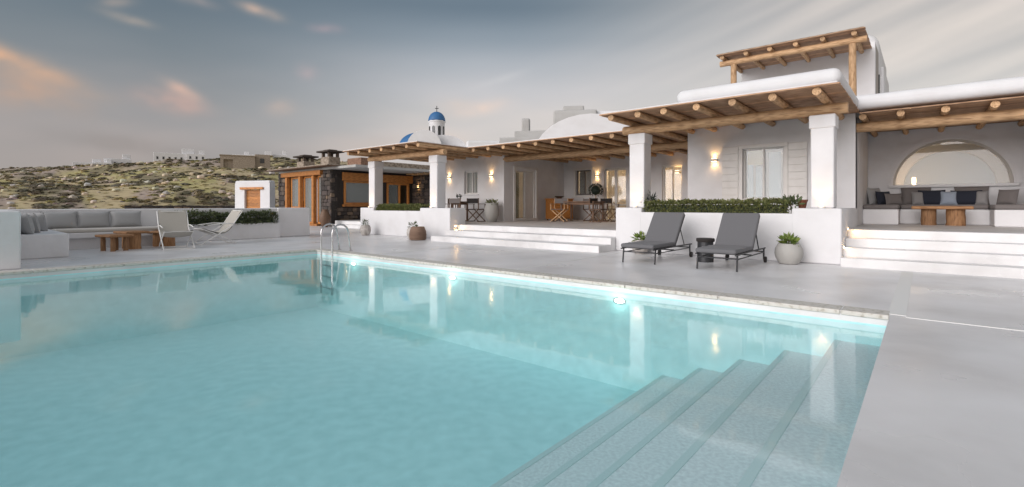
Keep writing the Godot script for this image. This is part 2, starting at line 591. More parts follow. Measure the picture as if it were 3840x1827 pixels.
func set_up_view() -> void:
	var cam := Camera3D.new()
	cam.name = "camera"
	cam.position = Vector3(0, EYE, 0)
	cam.rotation.y = VIEW_TURN
	cam.near = 0.1
	cam.far = 4000.0
	cam.projection = Camera3D.PROJECTION_FRUSTUM
	cam.keep_aspect = Camera3D.KEEP_HEIGHT
	cam.size = 2.0 * 0.1 * 0.49837
	cam.frustum_offset = Vector2(0, -0.0779 * 0.1)
	cam.current = true
	add_child(cam)
	var env := Environment.new()
	env.background_mode = Environment.BG_SKY
	env.sky = make_sky(1.0 / 2.4)
	env.tonemap_mode = Environment.TONE_MAPPER_LINEAR
	env.tonemap_exposure = 2.4
	env.sdfgi_enabled = true
	env.ssao_enabled = true
	env.ssil_enabled = true
	env.volumetric_fog_enabled = true
	env.volumetric_fog_density = 0.0
	var we := WorldEnvironment.new()
	we.name = "world_environment"
	we.environment = env
	add_child(we)
	var sun := DirectionalLight3D.new()
	sun.name = "sun"
	sun.light_color = Color(1.0, 0.975, 0.965)
	sun.light_energy = 0.48
	sun.light_angular_distance = 54.0
	sun.shadow_enabled = true
	sun.sky_mode = DirectionalLight3D.SKY_MODE_LIGHT_ONLY
	add_child(sun)
	sun.look_at_from_position(Vector3.ZERO, Vector3(0.2, -0.27, -1.0), Vector3.UP)


# ---------------------------------------------------------------- ground, hill and far buildings

func ridge_height(b: float) -> float:
	# picture height of the skyline above the eye line, per unit of distance along the view axis, by bearing in degrees
	var s := [[-75.0, 0.0], [-60.0, 0.035], [-46.4, 0.063], [-43.0, 0.070], [-40.0, 0.075], [-38.0, 0.079], [-35.0, 0.085], [-32.5, 0.089], [-30.5, 0.094], [-28.5, 0.089], [-25.0, 0.088], [-18.0, 0.086], [-12.0, 0.08], [0.0, 0.06], [20.0, 0.0]]
	if b <= s[0][0] or b >= s[-1][0]:
		return 0.0
	for k in s.size() - 1:
		if b <= s[k + 1][0]:
			return lerpf(s[k][1], s[k + 1][1], (b - s[k][0]) / (s[k + 1][0] - s[k][0]))
	return 0.0


var hill_noise := FastNoiseLite.new()


func ground_height(b: float, r: float) -> float:
	var base := -2.6
	var rise := ridge_height(b) * cos(deg_to_rad(clampf(b, -70, 70))) * 300.0
	if rise <= 0.0:
		return base
	var f := clampf((r - 48.0) / (300.0 - 48.0), 0.0, 1.0)
	var k := pow(f, 0.85) * (1.0 - smoothstep(310.0, 520.0, r))
	var p := polar(b, r)
	var un := hill_noise.get_noise_2d(p.x, p.z) * 4.0 * smoothstep(45.0, 130.0, r) + hill_noise.get_noise_2d(p.x * 4.0, p.z * 4.0) * 1.0 * smoothstep(40.0, 90.0, r)
	un *= clampf(rise / 12.0, 0.0, 1.0) * (1.0 - smoothstep(250.0, 300.0, r) * 0.7)
	return lerpf(base + 3.1 * smoothstep(40.0, 70.0, r), rise + EYE, k) + un


func polar(b: float, r: float) -> Vector3:
	var th := deg_to_rad(b) - VIEW_TURN
	return Vector3(sin(th) * r, 0, -cos(th) * r)


func on_ground(b: float, r: float) -> Vector3:
	return polar(b, r) + Vector3.UP * ground_height(b, r)


func make_ground() -> void:
	hill_noise.seed = 8
	hill_noise.frequency = 0.012
	hill_noise.fractal_octaves = 4
	var patch := FastNoiseLite.new()
	patch.seed = 15
	patch.frequency = 0.022
	patch.fractal_octaves = 5
	var m := MB.new()
	m.colored = true
	var bearings := PackedFloat32Array()
	var b := -180.0
	while b < 180.0:
		bearings.append(b)
		b += 0.35 if b > -62.0 and b < -8.0 else 4.0
	bearings.append(180.0)
	var rs := PackedFloat32Array([24.0, 34.0])
	var r := 42.0
	while r < 330.0:
		rs.append(r)
		r *= 1.035
	rs.append_array(PackedFloat32Array([350, 400, 470, 560, 800, 1600, 3000]))
	var pale := Color(0.56, 0.45, 0.27)
	var green := Color(0.46, 0.40, 0.17)
	var dark := Color(0.24, 0.20, 0.12)
	var mauve := Color(0.42, 0.33, 0.28)
	for i in bearings.size():
		for rr in rs:
			var p := on_ground(bearings[i], rr)
			if rr < 30.0:
				p.y = -2.6
			# patches of growth lie along the slope: wide across it, shallow up it
			var q := patch.get_noise_2d(bearings[i] * 6.0, rr * 1.3)
			var q2 := patch.get_noise_2d(bearings[i] * 9.0 + 400.0, rr * 2.1) + 0.28 * smoothstep(190.0, 260.0, rr)
			var col := green.lerp(pale, smoothstep(-0.1, 0.25, q + 0.15 * smoothstep(110.0, 160.0, rr) - 0.2 * smoothstep(200.0, 240.0, rr))).lerp(dark, smoothstep(0.05, 0.3, q2)).lerp(mauve, smoothstep(0.12, 0.35, patch.get_noise_2d(bearings[i] * 7.0 + 900.0, rr * 2.0)))
			m.tint = col
			m.put(p, Vector3.UP)
	var w := rs.size()
	for i in bearings.size() - 1:
		for j in w - 1:
			var a := i * w + j
			m.face(a, a + 1, a + w + 1)
			m.face(a, a + w + 1, a + w)
	# smooth normals from the grid
	for i in bearings.size():
		for j in w:
			var i0 := maxi(i - 1, 0)
			var i1 := mini(i + 1, bearings.size() - 1)
			var j0 := maxi(j - 1, 0)
			var j1 := mini(j + 1, w - 1)
			var nn := (m.v[i1 * w + j] - m.v[i0 * w + j]).cross(m.v[i * w + j1] - m.v[i * w + j0])
			m.n[i * w + j] = (nn if nn.y > 0 else -nn).normalized()
	var inner := m.put(Vector3(0, -2.6, 0), Vector3.UP)
	for i in bearings.size() - 1:
		m.face(inner, i * w, (i + 1) * w)
	var gm := surfaced(Color(1, 1, 1), 0.95, noise_tex(0.03, [[0.0, Color(0.75, 0.73, 0.7)], [0.5, Color(0.97, 0.97, 0.96)], [1.0, Color(1, 1, 1)]], 81, 5), Vector3.ONE * 0.06)
	gm.vertex_color_use_as_albedo = true
	structure("ground", m.mesh(), gm, "dry hillside of heath and grass rising behind the white wall")
	# the heath that covers the hill
	var kinds := ["bush", "heath", "dry", "mauve"]
	var counts := [4200, 2600, 2000, 1000]
	for k in 4:
		var spots: Array[Transform3D] = []
		rng.seed = 100 + k
		while spots.size() < counts[k]:
			var bb := rng.randf_range(-50.0, -12.0)
			var d: float = 52.0 + 260.0 * pow(rng.randf(), 1.5)
			var p := on_ground(bb, d)
			var q := patch.get_noise_2d(bb * 9.0 + 400.0, d * 2.1) + 0.28 * smoothstep(190.0, 260.0, d) + 0.2 * rng.randf_range(-1, 1)
			if (k == 0 and q < 0.06) or (k == 1 and absf(q) > 0.25) or (k == 2 and q > 0.1):
				continue
			var s := rng.randf_range(0.3, 0.8) * (1.0 if k == 0 else 0.65) * (0.6 + d / 240.0)
			spots.append(Transform3D(Basis(Vector3.UP, rng.randf() * TAU).scaled(Vector3(s, s * rng.randf_range(0.35, 0.65), s)), p - Vector3.UP * 0.1))
		var o := scatter(self, numbered("heath_shrubs"), tuft_mesh(20 + k), M.leaf[kinds[k]], spots, 0.25)
		o.set_meta("kind", "stuff")
		mark(o, ["dark evergreen bushes covering the hillside behind the wall", "yellow green heath cushions on the middle of the hillside", "dry tan grass tufts scattered over the hillside", "mauve brown heather patches on the lower hillside"][k], "shrubs")


func make_hill_rocks() -> void:
	# pale boulders lying on the slope
	var m := MB.new()
	m.rbox(Transform3D(), Vector3(1, 0.8, 0.9), 0.3, 1)
	var f := FastNoiseLite.new()
	f.seed = 3
	f.frequency = 1.1
	for i in m.v.size():
		m.v[i] += m.n[i] * f.get_noise_3dv(m.v[i] * 1.5) * 0.3
	var spots: Array[Transform3D] = []
	rng.seed = 321
	for k in 420:
		var b := rng.randf_range(-49.0, -14.0)
		var d: float = 52.0 + 150.0 * pow(rng.randf(), 1.3)
		var s := rng.randf_range(0.25, 0.9) * (0.6 + d / 200.0)
		spots.append(Transform3D(Basis(Vector3.UP, rng.randf() * TAU).scaled(Vector3(s, s * rng.randf_range(0.5, 0.9), s)), on_ground(b, d) + Vector3.UP * s * 0.15))
	var rm := plain(lin(0.50, 0.44, 0.37), 0.95)
	rm.vertex_color_use_as_albedo = true
	var o := scatter(self, numbered("hill_rocks"), m.mesh(), rm, spots, 0.25)
	o.set_meta("kind", "stuff")
	mark(o, "pale boulders scattered over the lower hillside", "rocks")


func tuft_mesh(seed_: int) -> ArrayMesh:
	# a low irregular shrub of many small leaf faces
	var r := RandomNumberGenerator.new()
	r.seed = seed_
	var m := MB.new()
	m.colored = true
	for k in 46:
		var dir := Vector3(r.randf_range(-1, 1), r.randf_range(0.0, 1.1), r.randf_range(-1, 1)).normalized()
		var p := dir * r.randf_range(0.55, 1.05)
		var t := dir.cross(Vector3(r.randf_range(-1, 1), r.randf_range(-1, 1), r.randf_range(-1, 1))).normalized() * r.randf_range(0.25, 0.5)
		var u := dir.cross(t).normalized() * r.randf_range(0.15, 0.35) + dir * r.randf_range(0.0, 0.25)
		m.tint = Color.from_hsv(0, 0, r.randf_range(0.6, 1.25))
		m.tint.a = 1.0
		var i := m.put(p - t, dir)
		m.put(p + u, dir)
		m.put(p + t, dir)
		m.put(p - u * 0.7, dir)
		m.face(i, i + 1, i + 2)
		m.face(i, i + 2, i + 3)
	return m.mesh()


func leaf_mesh(long: float, wide: float, bend := 0.2) -> ArrayMesh:
	var m := MB.new()
	m.colored = true
	var a := Vector3(0, 0, 0)
	var l := Vector3(-wide / 2, long * 0.45, bend * wide)
	var r := Vector3(wide / 2, long * 0.45, bend * wide)
	var mid := Vector3(0, long * 0.5, 0)
	var tip := Vector3(0, long, bend * long * 0.6)
	m.tri(a, l, mid)
	m.tri(a, mid, r)
	m.tri(l, tip, mid)
	m.tri(mid, tip, r)
	return m.mesh()


func scatter(parent: Node3D, called: String, mesh: Mesh, mat: Material, spots: Array[Transform3D], vary := 0.35) -> MultiMeshInstance3D:
	var mm := MultiMesh.new()
	mm.transform_format = MultiMesh.TRANSFORM_3D
	mm.use_colors = true
	mm.mesh = mesh
	mm.instance_count = spots.size()
	var r := RandomNumberGenerator.new()
	r.seed = spots.size() + called.length()
	for i in spots.size():
		mm.set_instance_transform(i, spots[i])
		var f := 1.0 + r.randf_range(-vary, vary)
		mm.set_instance_color(i, Color(f * r.randf_range(0.9, 1.12), f, f * r.randf_range(0.8, 1.15)))
	var o := MultiMeshInstance3D.new()
	o.name = called
	o.multimesh = mm
	o.material_override = mat
	parent.add_child(o, true)
	return o


# windows as parts of a far building: list of [x, y, w, h] on the face that looks along +z of the house's own axes
func far_house(called: String, label: String, where: Transform3D, blocks: Array, windows: Array, mat: Material, group := "") -> Node3D:
	var t := thing(called, label, "house", where, group)
	for bl in blocks:
		var m := MB.new()
		m.rbox(Transform3D(Basis(), Vector3(bl[0], bl[4] + bl[2] / 2.0 - 0.4, bl[5])), Vector3(bl[1], bl[2] + 0.8, bl[3]), 0.12, 1)
		part(t, "wall", m.mesh(), mat)
	for wd in windows:
		part(t, "window", bmesh(Vector3(wd[2], wd[3], 0.12), 0.01), M.dark_glass, Transform3D(Basis(), Vector3(wd[0], wd[1], wd[4])))
	return t


func facing(b: float, r: float, lift := 0.0) -> Transform3D:
	# stands on the hill and looks at the villa
	var p := on_ground(b, r)
	return Transform3D(Basis(Vector3.UP, VIEW_TURN - deg_to_rad(b)), p + Vector3.UP * lift)


func make_hill_houses() -> void:
	var g := "white houses along the ridge"
	var words := ["long low white house at the left end of the ridge", "small white house low on the ridge", "white terraced house with flat roofs on the left ridge", "broad white villa standing highest on the ridge", "white annex beside the highest ridge villa", "small pale house right of the dark ridge trees", "white house just above the portal roof", "narrow white house behind the stone chimneys"]
	var spots := [[-41.0, 294.0, 10.0, 3.6], [-39.9, 290.0, 6.0, 3.2], [-38.9, 295.0, 10.0, 4.6], [-34.6, 296.0, 17.0, 5.2], [-32.9, 295.0, 8.0, 3.8], [-29.0, 297.0, 8.0, 3.6], [-27.2, 290.0, 11.0, 4.2], [-25.4, 294.0, 7.0, 4.6]]
	for k in spots.size():
		var s: Array = spots[k]
		var w: float = s[2]
		var h: float = s[3]
		var bl := [[0.0, w, h, 6.0, 0.0, 0.0], [w * 0.32, w * 0.3, h * 0.55, 4.0, h * 0.95, -0.6]]
		var wd := []
		var n := int(w / 2.2)
		for i in n:
			wd.append([-w / 2 + (i + 0.6) * w / n, h * 0.5, 0.8, 1.3, 3.02])
		far_house("hill_house", words[k], facing(s[0], s[1], -0.3), bl, wd, M.plaster, g)
	# a stone house with an open porch lower down
	var t := thing("stone_farmhouse", "small stone house with dark arched porch on the hillside", "house", facing(-29.3, 120.0, 0.4))
	part(t, "wall", panel(6.4, 2.9, 0.5, [[0.6, 2.3, 0.0, 2.1]], Transform3D(Basis(), Vector3(-3.2, -0.4, 2.0))), M.far_stone)
	part(t, "back_wall", block(-3.2, 3.2, -0.4, 2.5, -1.49, 2.0), M.far_stone)
	part(t, "roof", block(-3.35, 3.35, 2.5, 2.68, -2.15, 2.1, 0.03), M.far_stone)
	part(t, "annex", block(3.2, 6.2, -0.4, 3.1, -1.2, 2.2, 0.08), M.far_stone)
	part(t, "window", block(4.2, 5.0, 1.2, 2.2, -1.26, -1.1), M.dark_glass)
	# the stretch of dry-stone wall behind the white one
	var w := thing("dry_stone_wall", "low grey dry stone wall left of the white portal", "wall", Transform3D(Basis(Vector3.UP, VIEW_TURN - deg_to_rad(-33.5)), polar(-33.5, 42.0)))
	part(w, "core", block(-3.6, 3.0, -1.6, 0.98, -0.2, 0.2), M.mortar)
	fill_stones(w, Transform3D(Basis(), Vector3(-3.6, 0.1, 0.2)), 6.6, 0.95, 0.42, 0.2, 5)


var stone_meshes := []


func fill_stones(parent: Node3D, place: Transform3D, w: float, h: float, long: float, tall: float, seed_: int) -> void:
	if stone_meshes.is_empty():
		for k in 5:
			var f := FastNoiseLite.new()
			f.seed = 60 + k
			f.frequency = 1.3
			var m := MB.new()
			m.rbox(Transform3D(), Vector3.ONE, 0.24, 1)
			for i in m.v.size():
				var p := m.v[i]
				m.v[i] = p + m.n[i] * (f.get_noise_3dv(p * 1.3) * 0.16)
			stone_meshes.append(m.mesh())
	var r := RandomNumberGenerator.new()
	r.seed = seed_
	var y := 0.0
	while y < h - 0.03:
		var hh := minf(tall * r.randf_range(0.75, 1.3), h - y)
		if h - y - hh < tall * 0.4:
			hh = h - y
		var x := 0.0
		while x < w - 0.02:
			var ww := minf(long * r.randf_range(0.55, 1.45), w - x)
			if w - x - ww < long * 0.35:
				ww = w - x
			var proud := r.randf_range(0.03, 0.075)
			var b := Basis(Vector3(0, 0, 1), r.randf_range(-0.05, 0.05)).scaled(Vector3.ONE) * Basis.from_scale(Vector3((ww - 0.012) * 1.04, (hh - 0.012) * 1.04, 0.16))
			if r.randf() < 0.5:
				b = b * Basis(Vector3(0, 0, 1), PI)
			part(parent, "stone", stone_meshes[r.randi() % 5], M.stone[[0, 0, 1, 2, 2, 4, 4, 3][r.randi() % 8]], place * Transform3D(b, Vector3(x + ww / 2, y + hh / 2, proud - 0.08)))
			x += ww
		y += hh


func make_church() -> void:
	var where := Transform3D(Basis(Vector3.UP, VIEW_TURN + 0.1), polar(-9.1, 46.0) + Vector3.UP * -0.2)
	var t := thing("church", "white domed chapel with blue cupola and bell tower behind the roofs", "church", where)
	part(t, "nave", block(-4.6, 5.2, -3.0, 6.6, -1.5, 6.0, 0.3), M.plaster)
	var v := MB.new()  # barrel vault over the nave
	for k in 14:
		var a0 := PI * k / 14.0
		var a1 := PI * (k + 1) / 14.0
		var p0 := Vector3(cos(a0) * 2.1, 6.6 + sin(a0) * 1.15, 0)
		var p1 := Vector3(cos(a1) * 2.1, 6.6 + sin(a1) * 1.15, 0)
		v.quad(p0 + Vector3(0.9, 0, 0.5), p1 + Vector3(0.9, 0, 0.5), p1 + Vector3(0.9, 0, -6), p0 + Vector3(0.9, 0, -6), Vector3(cos((a0 + a1) / 2), sin((a0 + a1) / 2), 0))
		v.tri(Vector3(0.9, 6.6, 0.5), p0 + Vector3(0.9, 0, 0.5), p1 + Vector3(0.9, 0, 0.5))
	part(t, "vault", v.mesh(), M.plaster)
	var drum := MB.new()
	drum.lathe(Vector3(0.25, 0, -0.6), PackedVector2Array([Vector2(0.74, 6.5), Vector2(0.74, 9.0), Vector2(0.82, 9.05), Vector2(0.82, 9.18), Vector2(0.72, 9.22)]), 8)
	part(t, "lantern_tower", drum.mesh(), M.plaster)
	for k in 8:
		var a := TAU * (k + 0.5) / 8.0
		var dir := Vector3(cos(a), 0, sin(a))
		part(t, "arched_window", arch_slab(0.26, 0.95, 0.06), M.dark_glass, Transform3D(Basis(Vector3.UP, PI / 2 - a), Vector3(0.25, 7.72, -0.6) + dir * 0.70))
	var dome := MB.new()
	var pr := PackedVector2Array()
	for k in 11:
		pr.append(Vector2(cos(PI / 2 * k / 10.0) * 0.80 + 0.001, 9.2 + sin(PI / 2 * k / 10.0) * 0.88))
	dome.lathe(Vector3(0.25, 0, -0.6), pr, 24)
	part(t, "cupola", dome.mesh(), M.blue)
	var cr := MB.new()
	cr.box(Vector3(0.22, 10.05, -0.63), Vector3(0.28, 10.62, -0.57))
	cr.box(Vector3(0.08, 10.36, -0.62), Vector3(0.42, 10.42, -0.58))
	part(t, "cross", cr.mesh(), M.metal_dark)
	var d2 := MB.new()
	pr = PackedVector2Array()
	for k in 11:
		pr.append(Vector2(cos(PI / 2 * k / 10.0) * 1.75 + 0.001, 6.55 + sin(PI / 2 * k / 10.0) * 1.45))
	d2.lathe(Vector3(-1.5, 0, -0.2), pr, 28)
	part(t, "dome", d2.mesh(), M.blue, Transform3D(), "larger blue dome half hidden by the roof")
	part(t, "dome_gable", arch_slab(3.1, 1.75, 0.5), M.plaster, Transform3D(Basis(), Vector3(-0.75, 6.3, 1.3)))
	part(t, "wing", block(3.0, 9.5, -3.0, 7.2, -1.2, 5.0, 0.25), M.plaster)


# an upright slab with a round top, w wide and h high, centred on x, base at y 0
func arch_slab(w: float, h: float, deep: float) -> ArrayMesh:
	var m := MB.new()
	var pts := PackedVector2Array([Vector2(w / 2, 0)])
	var spring := maxf(0.0, h - w / 2)
	for k in 13:
		var a := PI * k / 12.0
		pts.append(Vector2(cos(a) * w / 2, spring + sin(a) * minf(w / 2, h)))
	pts.append(Vector2(-w / 2, 0))
	for s in [1.0, -1.0]:
		for k in range(1, pts.size() - 1):
			var i := m.put(Vector3(pts[0].x, pts[0].y, s * deep / 2), Vector3(0, 0, s))
			m.put(Vector3(pts[k].x, pts[k].y, s * deep / 2), Vector3(0, 0, s))
			m.put(Vector3(pts[k + 1].x, pts[k + 1].y, s * deep / 2), Vector3(0, 0, s))
			m.face(i, i + 1, i + 2)
	for k in pts.size():
		var p := pts[k]
		var q := pts[(k + 1) % pts.size()]
		var nn := Vector2(q.y - p.y, -(q.x - p.x)).normalized()
		m.quad(Vector3(p.x, p.y, deep / 2), Vector3(q.x, q.y, deep / 2), Vector3(q.x, q.y, -deep / 2), Vector3(p.x, p.y, -deep / 2), Vector3(nn.x, nn.y, 0))
	return m.mesh()


func make_neighbour() -> void:
	# the old white house whose stepped walls and vault show above the middle pergola
	var t := thing("neighbour_house", "weathered white house with stepped walls and vaulted roof behind pergola", "house", Transform3D(Basis(Vector3.UP, VIEW_TURN - 0.15), polar(5.9, 30.0) + Vector3.UP * -0.35))
	part(t, "wall", block(-3.9, 0.2, -2.5, 5.6, -0.2, 3.0, 0.06), M.plaster_old)
	part(t, "upper_wall", block(-3.0, 1.0, 5.5, 6.05, 0.2, 3.0, 0.06), M.plaster_old)
	part(t, "chimney", block(-2.6, -2.1, 6.0, 6.9, 0.6, 1.1, 0.08), M.plaster_old)
	part(t, "tower_wall", block(-0.6, 2.1, 6.0, 7.35, 0.6, 3.2, 0.12), M.plaster_old)
	part(t, "tower_parapet", block(0.0, 1.3, 7.3, 7.62, 0.7, 1.2, 0.08), M.plaster_old)
	part(t, "tower_annex", block(1.9, 3.6, 5.9, 7.3, 0.9, 3.0, 0.15), M.plaster)
	var v := MB.new()
	for k in 16:
		var a0 := PI * k / 16.0
		var a1 := PI * (k + 1) / 16.0
		var p0 := Vector3(1.7 + cos(a0) * 3.4, 4.2 + sin(a0) * 2.55, 1.2)
		var p1 := Vector3(1.7 + cos(a1) * 3.4, 4.2 + sin(a1) * 2.55, 1.2)
		v.quad(p0, p1, p1 - Vector3(0, 0, 5), p0 - Vector3(0, 0, 5), Vector3(cos((a0 + a1) / 2), sin((a0 + a1) / 2), 0))
		v.tri(Vector3(1.7, 4.2, 1.2), p0, p1)
	part(t, "vault", v.mesh(), M.plaster)
	part(t, "base_wall", block(-1.7, 5.1, -2.5, 4.25, -1.15, 3.0, 0.05), M.plaster)
	part(t, "window", block(-1.3, -0.6, 5.1, 5.35, -0.26, -0.1), M.dark_glass)


# ---------------------------------------------------------------- pool, decks and terraces

const PX0 := -11.0
const PX1 := -0.25
const PD0 := -2.5
const PD1 := 5.87
const WATER := -0.11


func make_pool() -> void:
	var m := MB.new()
	m.box(V(-40, -0.9, PD1), V(PX1, 0, 10.3))       # far side, up to the house
	m.box(V(PX1, -0.9, PD0 - 8), V(14, 0, 12.0))      # right side, under the viewer
	m.box(V(-20.5, -0.9, PD0 - 8), V(PX0, 0, PD1))    # left side
	m.box(V(PX0, -0.9, PD0 - 8), V(PX1, 0, PD0))
	m.box(V(-40, -0.9, 10.3), V(-16.1, -0.002, 21))
	var deck := structure("pool_deck", m.mesh(), M.deck, "smooth pale grey concrete deck round the pool")
	part(deck, "wide_joint", block(-0.27, -0.13, 0.0, 0.004, 5.95, 10.0), M.joint)
	part(deck, "joint", block(-0.13, 6.0, 0.0, 0.004, 5.87, 5.9), M.joint)
	part(deck, "joint", block(-5.14, -5.11, 0.0, 0.004, 6.22, 10.0), M.joint)
	part(deck, "joint", block(-9.0, -8.97, 0.0, 0.004, 6.22, 9.6), M.joint)
	# the rim: single coping stones with fine joints, a little proud of the deck
	var rim := structure("pool_coping", block(PX0 - 0.26, PX1 + 0.02, -0.16, -0.02, PD1 + 0.005, PD1 + 0.24), M.coping, "worn pale coping along the far edge of the pool")
	var x := PX0 - 0.26
	while x < PX1 - 0.1:
		var w := minf(1.18, PX1 - x)
		part(rim, "coping_stone", bmesh(Vector3(w - 0.006, 0.05, 0.27), 0.012), M.coping, at(x + w / 2, -0.018, PD1 + 0.115))
		x += w
	var rim2 := structure("pool_coping", block(PX0 - 0.24, PX0 - 0.005, -0.16, -0.02, PD0, PD1), M.coping, "sandy coping along the short far left edge of the pool")
	var d := PD0
	while d < PD1 - 0.05:
		var w := minf(1.18, PD1 - d)
		part(rim2, "coping_stone", bmesh(Vector3(0.27, 0.05, w - 0.006), 0.012), M.coping, at(PX0 - 0.115, -0.018, d + w / 2))
		d += w
	var b := MB.new()
	var deep := -1.35
	b.box(V(PX0 - 0.2, deep - 0.2, PD0), V(PX1, deep, PD1))                  # floor
	b.box(V(PX0 - 0.2, deep, PD1 - 0.012), V(PX1, -0.10, PD1 + 0.004))
	b.box(V(PX0 - 0.2, deep - 0.2, PD0), V(PX0 + 0.012, -0.10, PD1))
	b.box(V(PX1 - 0.012, deep - 0.2, PD0), V(PX1 + 0.2, -0.10, PD1 - 0.013))
	b.box(V(PX0, deep - 0.2, PD0 - 0.2), V(PX1, -0.05, PD0 + 0.003))
	var basin := structure("pool_basin", b.mesh(), M.pool, "pale plastered pool basin")
	for k in 5:
		var step := MB.new()
		var sx := PX1 - 0.45 * (k + 1)
		step.rbox(Transform3D(Basis(), V((sx + PX1 - 0.45 * k) / 2, (-0.3 - 0.19 * k + deep) / 2, (PD0 + PD1) / 2)), Vector3(0.45 - 0.002, -0.3 - 0.19 * k - deep, PD1 - PD0 - 0.01), 0.02, 2)
		var st := part(basin, "pool_step", step.mesh(), M.pool_step)
		part(st, "nosing_strip", block(sx + 0.012, sx + 0.062, -0.302 - 0.19 * k, -0.296 - 0.19 * k, PD0 + 0.02, PD1 - 0.03), M.step_shade)  # dark strip painted in for the shade at each step edge
	var w := MB.new()
	w.quad(V(PX0 + 0.013, WATER, PD0 + 0.004), V(PX1 - 0.013, WATER, PD0 + 0.004), V(PX1 - 0.013, WATER, PD1 - 0.013), V(PX0 + 0.013, WATER, PD1 - 0.013), Vector3.UP)
	structure("pool_water", w.mesh(), M.water, "still turquoise pool water reflecting sky and columns")
	var fog := FogVolume.new()
	fog.name = "pool_water_depth"
	fog.size = Vector3(PX1 - PX0 - 0.034, WATER - 0.004 - deep - 0.002, PD1 - PD0 - 0.034)
	fog.position = V((PX0 + PX1) / 2, (WATER - 0.004 + deep) / 2, (PD0 + PD1) / 2)
	var fm := FogMaterial.new()
	fm.albedo = lin(0.0, 1.0, 1.0)
	fm.density = 0.05
	fog.material = fm
	fog.set_meta("kind", "structure")
	add_child(fog)
	# lights let into the far wall
	var places := [-9.39, -6.29, -3.08]
	var words := ["round underwater pool light nearest the ladder", "round underwater pool light in the middle of the far wall", "round underwater pool light nearest the steps"]
	for k in 3:
		var t := thing("pool_light", words[k], "pool light", at(places[k], -0.21, PD1 - 0.012), "underwater lights in the far pool wall")
		var rg := MB.new()
		rg.log(Vector3(0, 0, -0.01), Vector3(0, 0, 0.02), 0.075, 0.07, 20)
		part(t, "ring", rg.mesh(), M.chrome, Transform3D(Basis.from_scale(Vector3(1.2, 0.62, 1))))
		var ln := MB.new()
		ln.log(Vector3(0, 0, 0.0), Vector3(0, 0, 0.026), 0.045, 0.043, 20)
		part(t, "lens", ln.mesh(), M.glow_pool, Transform3D(Basis.from_scale(Vector3(1.5, 0.7, 1))))
		var l := OmniLight3D.new()
		l.name = "lamp"
		l.position = Vector3(0, 0, 0.09)
		l.light_color = Color(0.85, 1.0, 0.95)
		l.light_energy = 0.014
		l.light_size = 0.05
		l.omni_range = 14.0
		l.omni_attenuation = 2.0
		l.shadow_enabled = true
		t.add_child(l)


func make_terraces() -> void:
	# the broad middle steps and the grey terrace they lead to
	var ter := structure("terrace", block(-16.05, -1.4, -0.5, 0.45, 10.72, 21.0), M.terrace, "grey terrace floor under the pergolas")
	for k in 3:
		part(ter, "step", block(-11.16, -5.5, -0.2, 0.15 * (k + 1) + 0.002 - 0.0005 * k, 9.5 + 0.55 * k, 10.05 + 0.55 * k + (0.0 if k < 2 else -0.4), 0.012, 1), M.deck)
	part(ter, "landing", block(-22.4, -16.05, -0.3, 0.30, 12.9, 20.0, 0.02), M.deck)
	part(ter, "landing_step", block(-22.0, -16.1, -0.3, 0.15, 12.5, 12.9, 0.02), M.deck)
	var lo := structure("lounge_terrace", block(-1.1, 6.0, -0.5, 0.6, 11.14, 21.0), M.terrace, "raised floor of the covered lounge")
	for k in 4:
		part(lo, "step", block(-1.1, 6.0, -0.2, 0.15 * (k + 1) + 0.002, 10.05 + 0.36 * k, 10.41 + 0.36 * k + (0.01 if k == 3 else 0.0), 0.012, 1), M.deck)
	# planters: masonry blocks with a trough, the columns stand on their ends
	planter("planter_wall", "white masonry planter wall behind the grey loungers", -5.5, -4.85, -1.88, -1.1, 1.0)
	planter("planter_wall", "white masonry planter wall behind the small pots near ladder", -16.05, -15.2, -12.6, -11.16, 0.97)
	var t := thing("side_wall", "low white wall beside the lounge steps with step lights", "wall", Transform3D())
	part(t, "wall", block(-1.4, -1.103, 0, 0.997, 10.955, 12.88, 0.03), M.plaster)


func planter(called: String, label: String, x0: float, xa: float, xb: float, x1: float, top: float) -> void:
	var t := thing(called, label, "planter", Transform3D())
	part(t, "end_block", block(x0, xa, 0, top, 10.26, 10.95, 0.035), M.plaster)
	part(t, "end_block", block(xb, x1, 0, top, 10.26, 10.95, 0.035), M.plaster)
	part(t, "front_wall", block(xa - 0.03, xb + 0.03, 0, top - 0.1, 10.263, 10.40, 0.025), M.plaster)
	part(t, "back_wall", block(xa - 0.03, xb + 0.03, 0, top - 0.1, 10.82, 10.947, 0.025), M.plaster)
	part(t, "soil", block(xa - 0.02, xb + 0.02, 0.3, top - 0.16, 10.39, 10.83), M.soil)


